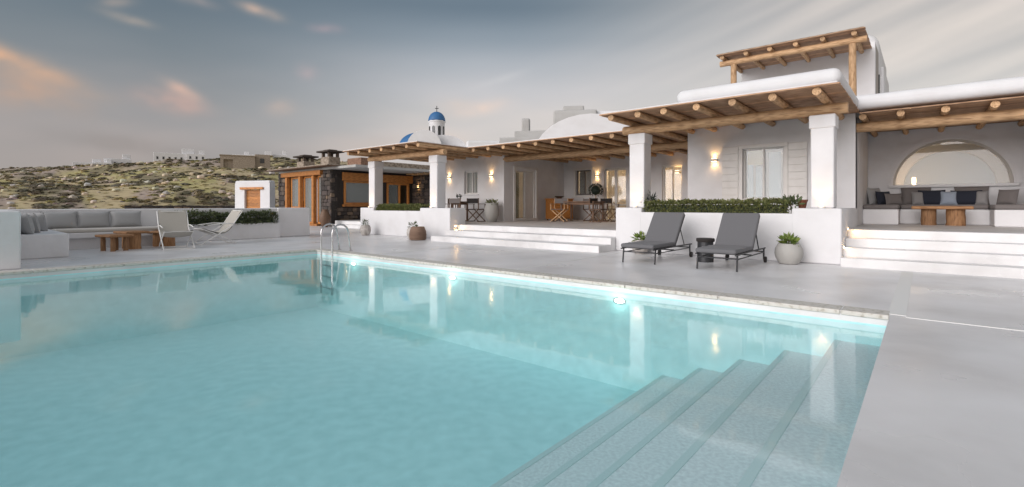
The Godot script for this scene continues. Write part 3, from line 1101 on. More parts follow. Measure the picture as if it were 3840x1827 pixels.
func hedge(called: String, label: String, x0: float, x1: float, y0: float, y1: float, d0: float, d1: float, count: int, leaf: Mesh, mat: Material, lumpy: float, seed_: int, category := "hedge", turned := false) -> Node3D:
	var t := thing(called, label, category, at((x0 + x1) / 2, y0, (d0 + d1) / 2, PI / 2 if turned else 0.0))
	var w := d1 - d0 if turned else x1 - x0
	var h := y1 - y0
	var dp := x1 - x0 if turned else d1 - d0
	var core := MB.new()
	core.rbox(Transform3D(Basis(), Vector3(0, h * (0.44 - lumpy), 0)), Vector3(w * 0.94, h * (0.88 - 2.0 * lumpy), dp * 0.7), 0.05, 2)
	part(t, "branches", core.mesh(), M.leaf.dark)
	var f := FastNoiseLite.new()
	f.seed = seed_
	f.frequency = 1.6
	var r := RandomNumberGenerator.new()
	r.seed = seed_
	var spots: Array[Transform3D] = []
	for k in count:
		var q := Vector3(r.randf_range(-0.5, 0.5), r.randf_range(0.0, 1.0), r.randf_range(-0.5, 0.5))
		var side := r.randf()
		var nn := Vector3.UP
		if side < 0.4:
			q.y = r.randf_range(0.78, 1.0)
		elif side < 0.9:
			q.z = r.randf_range(0.36, 0.5)
			nn = Vector3(0, 0.3, 1)
		else:
			q.z = r.randf_range(-0.5, 0.5)
			nn = Vector3(r.randf_range(-1, 1), 0.4, -0.3)
		var p := Vector3(q.x * w, q.y * h, q.z * dp)
		var lump := f.get_noise_2d(p.x * 2.0, p.z * 2.0) * lumpy
		p.y += lump * q.y
		p.z += f.get_noise_2d(p.x * 2.5 + 50.0, p.y * 3.0) * lumpy * 0.5
		var up := (nn + Vector3(r.randf_range(-1, 1), r.randf_range(-0.6, 1), r.randf_range(-1, 1)) * 0.9).normalized()
		var xx := up.cross(Vector3(r.randf_range(-1, 1), r.randf_range(-1, 1), r.randf_range(-1, 1))).normalized()
		var s := r.randf_range(0.7, 1.25)
		spots.append(Transform3D(Basis(xx, up, xx.cross(up)).scaled(Vector3.ONE * s), p))
	var fo := scatter(t, "foliage", leaf, mat, spots)
	fo.set_meta("kind", "stuff")
	return t


func bush(parent: Node3D, called: String, radius: Vector3, lift: float, count: int, leaf: Mesh, mat: Material, seed_: int, shell := 0.5) -> void:
	var r := RandomNumberGenerator.new()
	r.seed = seed_
	var spots: Array[Transform3D] = []
	for k in count:
		var dir := Vector3(r.randf_range(-1, 1), r.randf_range(-0.6, 1), r.randf_range(-1, 1)).normalized()
		var p := dir * radius * r.randf_range(shell, 1.0) + Vector3.UP * lift
		var up := (dir + Vector3(r.randf_range(-1, 1), r.randf_range(-0.3, 0.9), r.randf_range(-1, 1)) * 0.55).normalized()
		var xx := up.cross(Vector3(r.randf_range(-1, 1), r.randf_range(-1, 1), r.randf_range(-1, 1))).normalized()
		spots.append(Transform3D(Basis(xx, up, xx.cross(up)).scaled(Vector3.ONE * r.randf_range(0.7, 1.2)), p))
	var fo := scatter(parent, called, leaf, mat, spots)
	fo.set_meta("kind", "stuff")


# ---------------------------------------------------------------- the villa

func facing_x(x: float, y: float, d: float) -> Transform3D:
	# a place for a panel that looks along +x; its u runs along the depth
	return Transform3D(Basis(Vector3(0, 0, -1), Vector3.UP, Vector3(1, 0, 0)), V(x, y, d))


func window_in(t: Node3D, place: Transform3D, w: float, h: float, mat: Material, uprights: Array, rails: Array, bar := 0.055, called := "window") -> MeshInstance3D:
	# frame with its pane; place is the middle of the sill
	var f := part(t, called, frame_mesh(w, h, bar, 0.07, uprights, rails), mat, place)
	part(f, "pane", bmesh(Vector3(w - 2 * bar + 0.004, h - 2 * bar + 0.004, 0.008)), M.glass, Transform3D(Basis(), Vector3(0, h / 2, -0.012)))
	return f


func make_villa() -> void:
	var t := thing("villa", "white plastered villa with covered terraces behind the pool", "house", Transform3D())
	var pl: Material = M.plaster
	# left wall with its small window
	part(t, "wall", panel(3.3, 2.6, 0.35, [[1.2, 1.93, 1.05, 1.95]], at(-15.2, 0.45, 13.65)), pl)
	var w1 := window_in(t, at(-13.635, 1.5, 13.78), 0.73, 0.9, M.paint_white, [0.0], [])
	part(w1, "shutter", bmesh(Vector3(0.3, 0.84, 0.03), 0.005), M.fabric_cream, Transform3D(Basis(Vector3.UP, 0.35), Vector3(-0.2, 0.45, -0.16)))
	part(w1, "sill", bmesh(Vector3(0.86, 0.05, 0.2), 0.01), pl, Transform3D(Basis(), Vector3(0, -0.03, 0.07)))
	# the wall that turns back, with the tall door
	part(t, "wall", panel(3.6, 2.6, 0.35, [[0.3, 1.57, -0.01, 1.97]], facing_x(-11.9, 0.45, 14.0)), pl)
	var dr := part(t, "door", frame_mesh(1.27, 1.97, 0.07, 0.12, [0.02], []), M.paint_white, Transform3D(Basis(Vector3.UP, PI / 2), V(-11.98, 0.452, 14.935)))
	part(dr, "pane", bmesh(Vector3(0.5, 1.8, 0.01)), M.glass, Transform3D(Basis(), Vector3(-0.31, 0.98, -0.01)))
	part(dr, "curtain", bmesh(Vector3(0.26, 1.8, 0.02)), M.olive, Transform3D(Basis(), Vector3(-0.36, 0.98, -0.08)))
	part(dr, "leaf", bmesh(Vector3(0.5, 1.82, 0.045), 0.006), M.paint_white, Transform3D(Basis(), Vector3(0.32, 0.985, 0.0)))
	part(dr, "architrave", frame_mesh(1.5, 2.1, 0.11, 0.04), M.paint_white, Transform3D(Basis(), Vector3(0, 0.0, 0.1)))
	# the wall at the back of the dining terrace
	part(t, "wall", panel(7.5, 2.6, 0.35, [[0.95, 1.7, 1.03, 2.08], [2.3, 3.3, 0.0, 2.08], [4.75, 5.5, 0.0, 2.08]], at(-12.25, 0.45, 17.6)), pl)
	var w2 := window_in(t, at(-10.925, 1.48, 17.72), 0.75, 1.05, M.fabric_taupe, [0.0], [])
	part(w2, "shutter", bmesh(Vector3(0.3, 0.93, 0.03), 0.005), M.inside_dark, Transform3D(Basis(), Vector3(-0.17, 0.52, -0.09)))
	part(w2, "shutter", bmesh(Vector3(0.3, 0.93, 0.03), 0.005), M.inside, Transform3D(Basis(), Vector3(0.17, 0.52, -0.09)))
	part(w2, "surround", frame_mesh(0.95, 1.25, 0.09, 0.04), M.paint_white, Transform3D(Basis(), Vector3(0, -0.1, 0.14)))
	window_in(t, at(-9.7, 0.452, 17.72), 0.49, 2.07, M.paint_white, [], [0.62], 0.06, "french_door")
	window_in(t, at(-9.21, 0.452, 17.722), 0.49, 2.07, M.paint_white, [], [0.62], 0.06, "french_door")
	window_in(t, at(-7.125, 0.452, 17.72), 0.75, 2.07, M.paint_white, [0.0], [0.62], 0.06, "french_door")
	# the front room on the right, with the shuttered window
	part(t, "wall", panel(3.62, 2.62, 0.35, [[1.34, 2.26, 0.74, 2.0]], at(-4.75, 0.45, 12.8)), pl)
	var w3 := window_in(t, at(-2.95, 1.19, 12.93), 0.92, 1.26, M.paint_white, [0.0], [], 0.05)
	part(w3, "curtain", bmesh(Vector3(0.26, 1.1, 0.02)), M.reflection_blue, Transform3D(Basis(), Vector3(0.2, 0.6, -0.16)))  # bluish panel added in place of a reflection in the pane
	part(w3, "curtain", bmesh(Vector3(0.13, 0.8, 0.02)), M.reflection_blue, Transform3D(Basis(), Vector3(-0.33, 0.46, -0.1)))  # also a panel imitating a bluish reflection
	part(w3, "curtain", bmesh(Vector3(0.14, 0.76, 0.02)), M.reflection_blue, Transform3D(Basis(), Vector3(-0.16, 0.44, -0.2)))  # third added panel for the bluish reflections
	part(w3, "blind", bmesh(Vector3(0.4, 0.36, 0.02)), M.olive, Transform3D(Basis(), Vector3(-0.22, 1.04, -0.18)))
	part(w3, "surround", frame_mesh(1.08, 1.40, 0.09, 0.035), M.paint_white, Transform3D(Basis(), Vector3(0, -0.07, 0.145)))
	for s in [-1, 1]:
		var sh := part(t, "shutter", bmesh(Vector3(0.385, 1.36, 0.018)), M.paint_white, at(-2.95 + s * 0.735, 1.82, 12.785))
		for k in 8:
			part(sh, "board", bmesh(Vector3(0.38, 0.158, 0.02), 0.006), M.paint_white, Transform3D(Basis(), Vector3(0, -0.595 + 0.17 * k, 0.017)))
	part(t, "wall", panel(4.5, 2.6, 0.35, [], Transform3D(Basis(Vector3(0, 0, 1), Vector3.UP, Vector3(-1, 0, 0)), V(-4.75, 0.45, 17.65))), pl)
	# lounge: pier and left wall, back wall with the arch, right wall
	part(t, "wall", block(-1.5, -1.13, 0.45, 3.0, 12.9, 16.4, 0.03), pl)
	part(t, "wall", arch_wall(), pl)
	part(t, "wall", block(1.78, 2.2, 0.6, 3.0, 13.9, 16.4, 0.03), pl)
	arch_window(t)
	# rooms behind: outer walls, so that the windows look into closed rooms
	part(t, "wall", block(-15.55, -15.21, 0.45, 3.05, 13.66, 21.3), pl)
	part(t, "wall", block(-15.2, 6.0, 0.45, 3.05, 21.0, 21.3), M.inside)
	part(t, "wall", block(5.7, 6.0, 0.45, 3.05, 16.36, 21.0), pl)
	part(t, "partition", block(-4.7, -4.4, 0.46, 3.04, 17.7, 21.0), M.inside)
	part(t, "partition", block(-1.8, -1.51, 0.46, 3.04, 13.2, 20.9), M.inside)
	part(t, "ceiling", block(-15.55, -12.0, 3.06, 3.2, 13.66, 21.3), pl)
	part(t, "roof", block(-12.0, 6.0, 3.10, 3.22, 17.5, 21.3, 0.03), pl)
	part(t, "roof", block(-4.8, 2.2, 3.075, 3.2, 12.85, 17.48), pl)
	part(t, "roof", block(2.2, 6.0, 3.075, 3.2, 16.3, 17.48), pl)
	part(t, "sofa_bench", bench_mesh(), pl)
	# upper storey: room, rounded stair tower, low parapets
	part(t, "upper_wall", panel(3.5, 2.45, 0.3, [[0.7, 1.5, 0.0, 1.75]], at(-4.55, 3.2, 17.0)), pl)
	part(t, "upper_door", frame_mesh(0.8, 1.75, 0.07, 0.08, [0.0], []), M.brown[1], at(-3.45, 3.2, 17.1))
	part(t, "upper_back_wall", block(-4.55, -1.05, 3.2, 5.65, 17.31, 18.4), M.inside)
	part(t, "stair_tower", rounded_tower(), pl)
	part(t, "tower_buttress", block(-1.1, -0.98, 3.15, 5.5, 19.6, 22.5, 0.05), pl)
	part(t, "tower_window", block(-1.06, -1.02, 4.0, 5.0, 18.4, 18.75), M.dark_glass)
	part(t, "parapet", block(-3.8, -1.04, 3.062, 3.34, 9.56, 12.62, 0.13, 4), pl)
	part(t, "parapet", block(-1.42, 4.6, 3.058, 3.36, 12.45, 16.8, 0.14, 4), pl)


func bench_mesh() -> ArrayMesh:
	var m := MB.new()
	m.rbox(Transform3D(Basis(), V(-0.79, 0.78, 15.2)), Vector3(0.68, 0.36, 1.6), 0.03, 2)
	m.rbox(Transform3D(Basis(), V(1.46, 0.78, 15.2)), Vector3(0.66, 0.36, 1.6), 0.03, 2)
	m.rbox(Transform3D(Basis(), V(0.34, 0.779, 15.68)), Vector3(1.6, 0.358, 0.64), 0.03, 2)
	return m.mesh()


const ARCH_X := 0.48
const ARCH_R := 1.1
const ARCH_Y := 1.57


func arch_wall() -> ArrayMesh:
	var m := MB.new()
	var x0 := -1.14
	var x1 := 5.8
	var y0 := 0.6
	var y1 := 3.05
	var d0 := 16.0
	var d1 := 16.4
	for f in [[d0, 1.0], [d1, -1.0]]:
		var d: float = f[0]
		var nn := Vector3(0, 0, f[1])
		m.quad(V(x0, y0, d), V(x1, y0, d), V(x1, ARCH_Y, d), V(x0, ARCH_Y, d), nn)
		m.quad(V(x0, ARCH_Y, d), V(ARCH_X - ARCH_R, ARCH_Y, d), V(ARCH_X - ARCH_R, y1, d), V(x0, y1, d), nn)
		m.quad(V(ARCH_X + ARCH_R, ARCH_Y, d), V(x1, ARCH_Y, d), V(x1, y1, d), V(ARCH_X + ARCH_R, y1, d), nn)
		for k in 32:
			var a := PI - PI * k / 32.0
			var b := PI - PI * (k + 1) / 32.0
			m.quad(V(ARCH_X + cos(a) * ARCH_R, ARCH_Y + sin(a) * ARCH_R, d), V(ARCH_X + cos(b) * ARCH_R, ARCH_Y + sin(b) * ARCH_R, d), V(ARCH_X + cos(b) * ARCH_R, y1, d), V(ARCH_X + cos(a) * ARCH_R, y1, d), nn)
	for k in 32:
		var a := PI * k / 32.0
		var b := PI * (k + 1) / 32.0
		m.quad(V(ARCH_X + cos(a) * ARCH_R, ARCH_Y + sin(a) * ARCH_R, d0), V(ARCH_X + cos(b) * ARCH_R, ARCH_Y + sin(b) * ARCH_R, d0), V(ARCH_X + cos(b) * ARCH_R, ARCH_Y + sin(b) * ARCH_R, d1), V(ARCH_X + cos(a) * ARCH_R, ARCH_Y + sin(a) * ARCH_R, d1), Vector3(-cos((a + b) / 2), -sin((a + b) / 2), 0))
	m.quad(V(ARCH_X - ARCH_R, ARCH_Y, d0), V(ARCH_X + ARCH_R, ARCH_Y, d0), V(ARCH_X + ARCH_R, ARCH_Y, d1), V(ARCH_X - ARCH_R, ARCH_Y, d1), Vector3.UP)
	return m.mesh()


func arch_ring(r0: float, r1: float, d0: float, d1: float) -> ArrayMesh:
	var m := MB.new()
	for k in 32:
		var a := PI * k / 32.0
		var b := PI * (k + 1) / 32.0
		var A := func(r: float, th: float, d: float) -> Vector3: return V(ARCH_X + cos(th) * r, ARCH_Y + sin(th) * r, d)
		m.quad(A.call(r0, a, d0), A.call(r1, a, d0), A.call(r1, b, d0), A.call(r0, b, d0), Vector3(0, 0, 1))
		m.quad(A.call(r0, a, d0), A.call(r0, b, d0), A.call(r0, b, d1), A.call(r0, a, d1), -Vector3(cos(a), sin(a), 0))
		m.quad(A.call(r1, a, d0), A.call(r1, b, d0), A.call(r1, b, d1), A.call(r1, a, d1), Vector3(cos(a), sin(a), 0))
	return m.mesh()


func arch_window(t: Node3D) -> void:
	var f := part(t, "arched_window", arch_ring(ARCH_R - 0.055, ARCH_R + 0.0, 16.06, 16.14), M.fabric_cream, Transform3D(), "wide arched window above the built-in sofa")
	part(f, "surround", arch_ring(ARCH_R + 0.03, ARCH_R + 0.13, 15.97, 16.0), M.plaster)
	part(f, "sill", block(ARCH_X - ARCH_R - 0.08, ARCH_X + ARCH_R + 0.08, ARCH_Y - 0.07, ARCH_Y - 0.003, 15.9, 16.3, 0.012), M.plaster)
	var m := MB.new()
	for k in 32:
		var a := PI * k / 32.0
		var b := PI * (k + 1) / 32.0
		var i := m.put(V(ARCH_X, ARCH_Y, 16.1), Vector3(0, 0, 1))
		m.put(V(ARCH_X + cos(a) * 1.06, ARCH_Y + sin(a) * 1.06, 16.1), Vector3(0, 0, 1))
		m.put(V(ARCH_X + cos(b) * 1.06, ARCH_Y + sin(b) * 1.06, 16.1), Vector3(0, 0, 1))
		m.face(i, i + 1, i + 2)
	part(f, "pane", m.mesh(), M.glass)
	part(f, "inner_reveal", arch_ring(0.9, 1.35, 16.85, 17.2), M.fabric_cream)
	part(f, "vault_lining", arch_ring(ARCH_R, ARCH_R + 0.12, 16.41, 16.85), M.fabric_cream)
	part(t, "inner_wall", block(ARCH_X - 1.6, ARCH_X + 1.6, 0.62, 3.04, 17.21, 17.4), M.room_blue)
	part(t, "inner_sill", block(ARCH_X - 1.4, ARCH_X + 1.4, 0.62, ARCH_Y - 0.01, 16.42, 17.2), M.fabric_cream)


func rounded_tower() -> ArrayMesh:
	# stair tower: a block whose top rolls over into the roof
	var m := MB.new()
	m.rbox(Transform3D(Basis(), V(-2.75, 4.72, 20.6)), Vector3(3.4, 3.24, 4.4), 0.36, 6)
	return m.mesh()


var log_meshes := {}


func log_mesh(long: float, r: float, variant: int) -> ArrayMesh:
	var key := "%.3f %.3f %d" % [long, r, variant]
	if not log_meshes.has(key):
		var m := MB.new()
		m.log(Vector3(-long / 2, 0, 0), Vector3(long / 2, 0, 0), r, r * 0.96, 12, maxi(4, int(long * 2.0)), 0.012, variant * 7 + 3)
		log_meshes[key] = m.mesh()
	return log_meshes[key]


func board_mesh(long: float, wide: float, thick: float) -> ArrayMesh:
	var key := "board %.3f %.3f" % [long, wide]
	if not log_meshes.has(key):
		log_meshes[key] = bmesh(Vector3(long, thick, wide), 0.005)
	return log_meshes[key]


func wooden_roof(t: Node3D, x0: float, x1: float, d0: float, d1: float, y: float, rafters: Array, rr: float, white_top := true) -> void:
	# rafters along the depth, boards across them, a thin white layer on top; y is the top of the beam
	var k := 0
	for x in rafters:
		part(t, "rafter", log_mesh(d1 - d0 - 0.1, rr, k % 3), M.wood[k % 4], Transform3D(Basis(Vector3.UP, PI / 2), V(x, y + rr, (d0 + d1) / 2 + 0.03)))
		k += 1
	var n := int(round((d1 - d0) / 0.145))
	var w := (d1 - d0) / n
	rng.seed = int(abs(x0) * 100)
	for j in n:
		part(t, "roof_board", board_mesh(x1 - x0, w - 0.006, 0.025), M.board[rng.randi() % 4], at((x0 + x1) / 2 + rng.randf_range(-0.008, 0.008), y + 2 * rr + 0.0125 - 0.004, d0 + w * (j + 0.5)))
	if white_top:
		part(t, "roof_skin", block(x0 + 0.03, x1 - 0.03, y + 2 * rr + 0.022, y + 2 * rr + 0.05, d0 + 0.03, d1, 0.01, 1), M.plaster)


func column(t: Node3D, x: float, y0: float, y1: float, w := 0.37) -> void:
	part(t, "column", block(x - w / 2, x + w / 2, y0, y1 - 0.05, 10.45, 10.83, 0.03, 3), M.plaster)
	part(t, "capital", block(x - w / 2 - 0.025, x + w / 2 + 0.025, y1 - 0.25, y1, 10.425, 10.855, 0.03, 2), M.plaster)


func beam(t: Node3D, x0: float, x1: float, y: float, d: float, r: float, variant: int) -> void:
	part(t, "beam", log_mesh(x1 - x0, r, variant), M.wood[variant % 4], at((x0 + x1) / 2, y, d))


func make_pergolas() -> void:
	var t := thing("pergola", "timber pergola on white columns over the shuttered window", "pergola", Transform3D(), "timber pergolas")
	column(t, -5.06, 1.0, 2.71)
	column(t, -1.42, 1.0, 2.71)
	beam(t, -5.45, -1.04, 2.81, 10.6, 0.105, 1)
	wooden_roof(t, -5.5, -1.05, 9.5, 12.79, 2.905, [-5.25, -4.62, -4.05, -3.39, -2.73, -2.05, -1.38], 0.068)
	t = thing("pergola", "timber pergola on white columns nearest the stone building", "pergola", Transform3D(), "timber pergolas")
	column(t, -15.6, 0.97, 2.68)
	column(t, -12.15, 0.97, 2.68)
	beam(t, -15.95, -11.75, 2.78, 10.6, 0.10, 2)
	wooden_roof(t, -16.2, -11.95, 9.62, 13.64, 2.87, [-15.95, -15.28, -14.6, -13.93, -13.25, -12.57, -12.0], 0.068)
	t = thing("pergola", "long timber pergola roof over the dining terrace in the middle", "pergola", Transform3D(), "timber pergolas")
	beam(t, -11.95, -4.76, 2.77, 13.75, 0.11, 0)
	wooden_roof(t, -11.93, -4.78, 11.75, 17.58, 2.87, [-11.7, -11.02, -10.35, -9.7, -9.05, -8.4, -7.75, -7.1, -6.45, -5.8, -5.15], 0.068)
	t = thing("lounge_roof", "timber lounge roof with white edge over the built-in sofa", "roof", Transform3D())
	beam(t, -1.12, 4.6, 2.74, 12.98, 0.105, 1)
	wooden_roof(t, -1.04, 4.6, 12.46, 15.98, 2.84, [-0.98, -0.36, 0.32, 1.0, 1.68, 2.36, 3.04, 3.72, 4.4], 0.066, false)
	part(t, "post", block(4.2, 4.55, 0.6, 2.64, 12.8, 13.16, 0.03), M.plaster)
	t = thing("upper_pergola", "small timber pergola with posts on the upper roof terrace", "pergola", Transform3D())
	for x in [-4.28, -1.4]:
		part(t, "post", log_mesh(2.0, 0.085, 1), M.wood[1], Transform3D(Basis(Vector3(0, 0, 1), PI / 2), V(x, 4.19, 15.2)))
	beam(t, -4.66, -1.1, 5.27, 15.2, 0.085, 2)
	wooden_roof(t, -4.7, -1.12, 14.9, 17.0, 5.345, [-4.55, -3.9, -3.28, -2.65, -2.03, -1.35], 0.06, false)
	part(t, "roof_skin", block(-4.68, -1.15, 5.485, 5.51, 14.93, 17.0), M.far_stone)


# ---------------------------------------------------------------- lamps

func spot(t: Node3D, p: Vector3, aim: Vector3, energy: float, angle: float, size := 0.03, color := Color(1.0, 0.78, 0.5)) -> void:
	var l := SpotLight3D.new()
	l.name = "lamp"
	l.light_color = color
	l.light_energy = energy
	l.spot_angle = angle
	l.spot_angle_attenuation = 0.8
	l.spot_range = 8.0
	l.spot_attenuation = 2.0
	l.light_size = size
	l.shadow_enabled = true
	t.add_child(l, true)
	l.position = p
	l.basis = Basis.looking_at(aim, Vector3(0, 0, 1) if absf(aim.normalized().y) > 0.9 else Vector3.UP)


func sconce(where: Transform3D, label: String) -> void:
	# a small half-round wall lamp that throws light up and down the wall
	var t := thing("wall_sconce", label, "wall lamp", where, "up and down wall sconces")
	var m := MB.new()
	m.rbox(Transform3D(Basis(), Vector3(0, 0, 0.045)), Vector3(0.15, 0.07, 0.09), 0.02, 2)
	part(t, "body", m.mesh(), M.plaster)
	for s in [-1.0, 1.0]:
		part(t, "glowing_slot", bmesh(Vector3(0.11, 0.012, 0.055), 0.004), M.glow, Transform3D(Basis(), Vector3(0, s * 0.037, 0.05)))
		spot(t, Vector3(0, s * 0.05, 0.055), Vector3(0, s, -0.22), 0.055, 62.0)


func make_lamps() -> void:
	sconce(at(-14.85, 2.2, 13.65), "wall sconce left of the small window, beside the column")
	sconce(at(-12.52, 2.18, 13.65), "wall sconce right of the small window at the wall corner")
	sconce(at(-10.25, 2.27, 17.6), "wall sconce above the topiary ball on the dining terrace")
	sconce(at(-6.9, 2.28, 17.6), "wall sconce in the shaded corner behind the white column")
	sconce(at(-4.06, 2.2, 12.8), "wall sconce left of the shuttered window")
	sconce(at(-22.0, 2.12, 17.85), "wall sconce on the dark stone wall")
	# uplights standing on the planters at the foot of each column
	var xs := [-15.6, -12.15, -5.06, -1.42]
	var words := ["small uplight at the foot of the column nearest the stone building", "small uplight at the foot of the column left of the dining terrace", "small uplight at the foot of the column right of the dining terrace", "small uplight at the foot of the column nearest the lounge"]
	for k in 4:
		var y: float = 0.97 if k < 2 else 1.0
		var t := thing("column_uplight", words[k], "uplight", at(xs[k], y, 10.36), "uplights at the column feet")
		var m := MB.new()
		m.log(Vector3(0, 0, 0), Vector3(0, 0.035, 0), 0.045, 0.05, 16)
		part(t, "housing", m.mesh(), M.white_metal)
		m = MB.new()
		m.log(Vector3(0, 0.03, 0), Vector3(0, 0.04, 0), 0.038, 0.038, 16)
		part(t, "lens", m.mesh(), M.glow)
		spot(t, Vector3(0, 0.06, 0), Vector3(0, 1, -0.12), 0.11, 50.0)
	# step lights let into the walls beside the steps
	var sl := [[-1.1, 0.62, 11.05, "step light beside the top lounge steps"], [-1.1, 0.32, 10.42, "step light beside the bottom lounge step"], [-11.16, 0.42, 10.5, "step light beside the broad middle steps"]]
	for s in sl:
		var t := thing("step_light", s[3], "step light", at(s[0], s[1], s[2], PI / 2), "lights beside the steps")
		part(t, "plate", bmesh(Vector3(0.11, 0.075, 0.02), 0.008), M.white_metal)
		part(t, "glowing_slot", bmesh(Vector3(0.08, 0.03, 0.012), 0.004), M.glow, Transform3D(Basis(), Vector3(0, -0.01, 0.012)))
		spot(t, Vector3(0, -0.01, 0.035), Vector3(0, -0.6, 1.0), 0.05, 65.0)
	# a recessed lamp in the planter of the left seating corner
	var p := thing("planter_light", "small round light in the face of the left shrub planter", "step light", at(-16.3, 0.33, 6.1, PI / 2))
	var q := MB.new()
	q.log(Vector3(0, 0, -0.01), Vector3(0, 0, 0.012), 0.07, 0.065, 16)
	part(p, "glowing_lens", q.mesh(), M.glow_soft)
	# lamp inside the room behind the arch
	var il := thing("room_lamp", "small white lamp standing inside the arched window", "lamp", at(-0.2, ARCH_Y - 0.003, 16.28))
	q = MB.new()
	q.lathe(Vector3.ZERO, PackedVector2Array([Vector2(0.001, 0), Vector2(0.045, 0), Vector2(0.05, 0.02), Vector2(0.02, 0.04), Vector2(0.02, 0.06)]), 14)
	part(il, "foot", q.mesh(), M.white_metal)
	q = MB.new()
	q.lathe(Vector3.ZERO, PackedVector2Array([Vector2(0.04, 0.06), Vector2(0.045, 0.1), Vector2(0.04, 0.2), Vector2(0.001, 0.21)]), 14)
	part(il, "glowing_shade", q.mesh(), M.glow_soft)
	var l := OmniLight3D.new()
	l.name = "lamp"
	l.position = Vector3(0, 0.13, 0)
	l.light_color = Color(1.0, 0.82, 0.58)
	l.light_energy = 0.05
	l.light_size = 0.04
	l.omni_range = 12.0
	l.omni_attenuation = 2.0
	l.shadow_enabled = true
	il.add_child(l)
	# ceiling lamps in the rooms, seen through the glass
	for s in [[-9.5, 2.75, 19.2, 1.5, "ceiling lamp in the room behind the white french doors"], [-25.0, 2.45, 15.0, 0.5, "ceiling lamp inside the stone building"]]:
		var t := thing("ceiling_lamp", s[4], "lamp", at(s[0], s[1], s[2]))
		var m := MB.new()
		m.lathe(Vector3.ZERO, PackedVector2Array([Vector2(0.001, -0.11), Vector2(0.08, -0.09), Vector2(0.13, 0.0), Vector2(0.1, 0.09), Vector2(0.001, 0.11)]), 16)
		part(t, "glowing_globe", m.mesh(), M.glow_soft)
		part(t, "cord", bmesh(Vector3(0.012, 0.3, 0.012)), M.metal_dark, Transform3D(Basis(), Vector3(0, 0.25, 0)))
		var o := OmniLight3D.new()
		o.name = "lamp"
		o.light_color = Color(1.0, 0.84, 0.62)
		o.light_energy = s[3]
		o.light_size = 0.1
		o.omni_range = 12.0
		o.omni_attenuation = 2.0
		o.shadow_enabled = true
		t.add_child(o)


# ---------------------------------------------------------------- stone building, portal, left seating corner

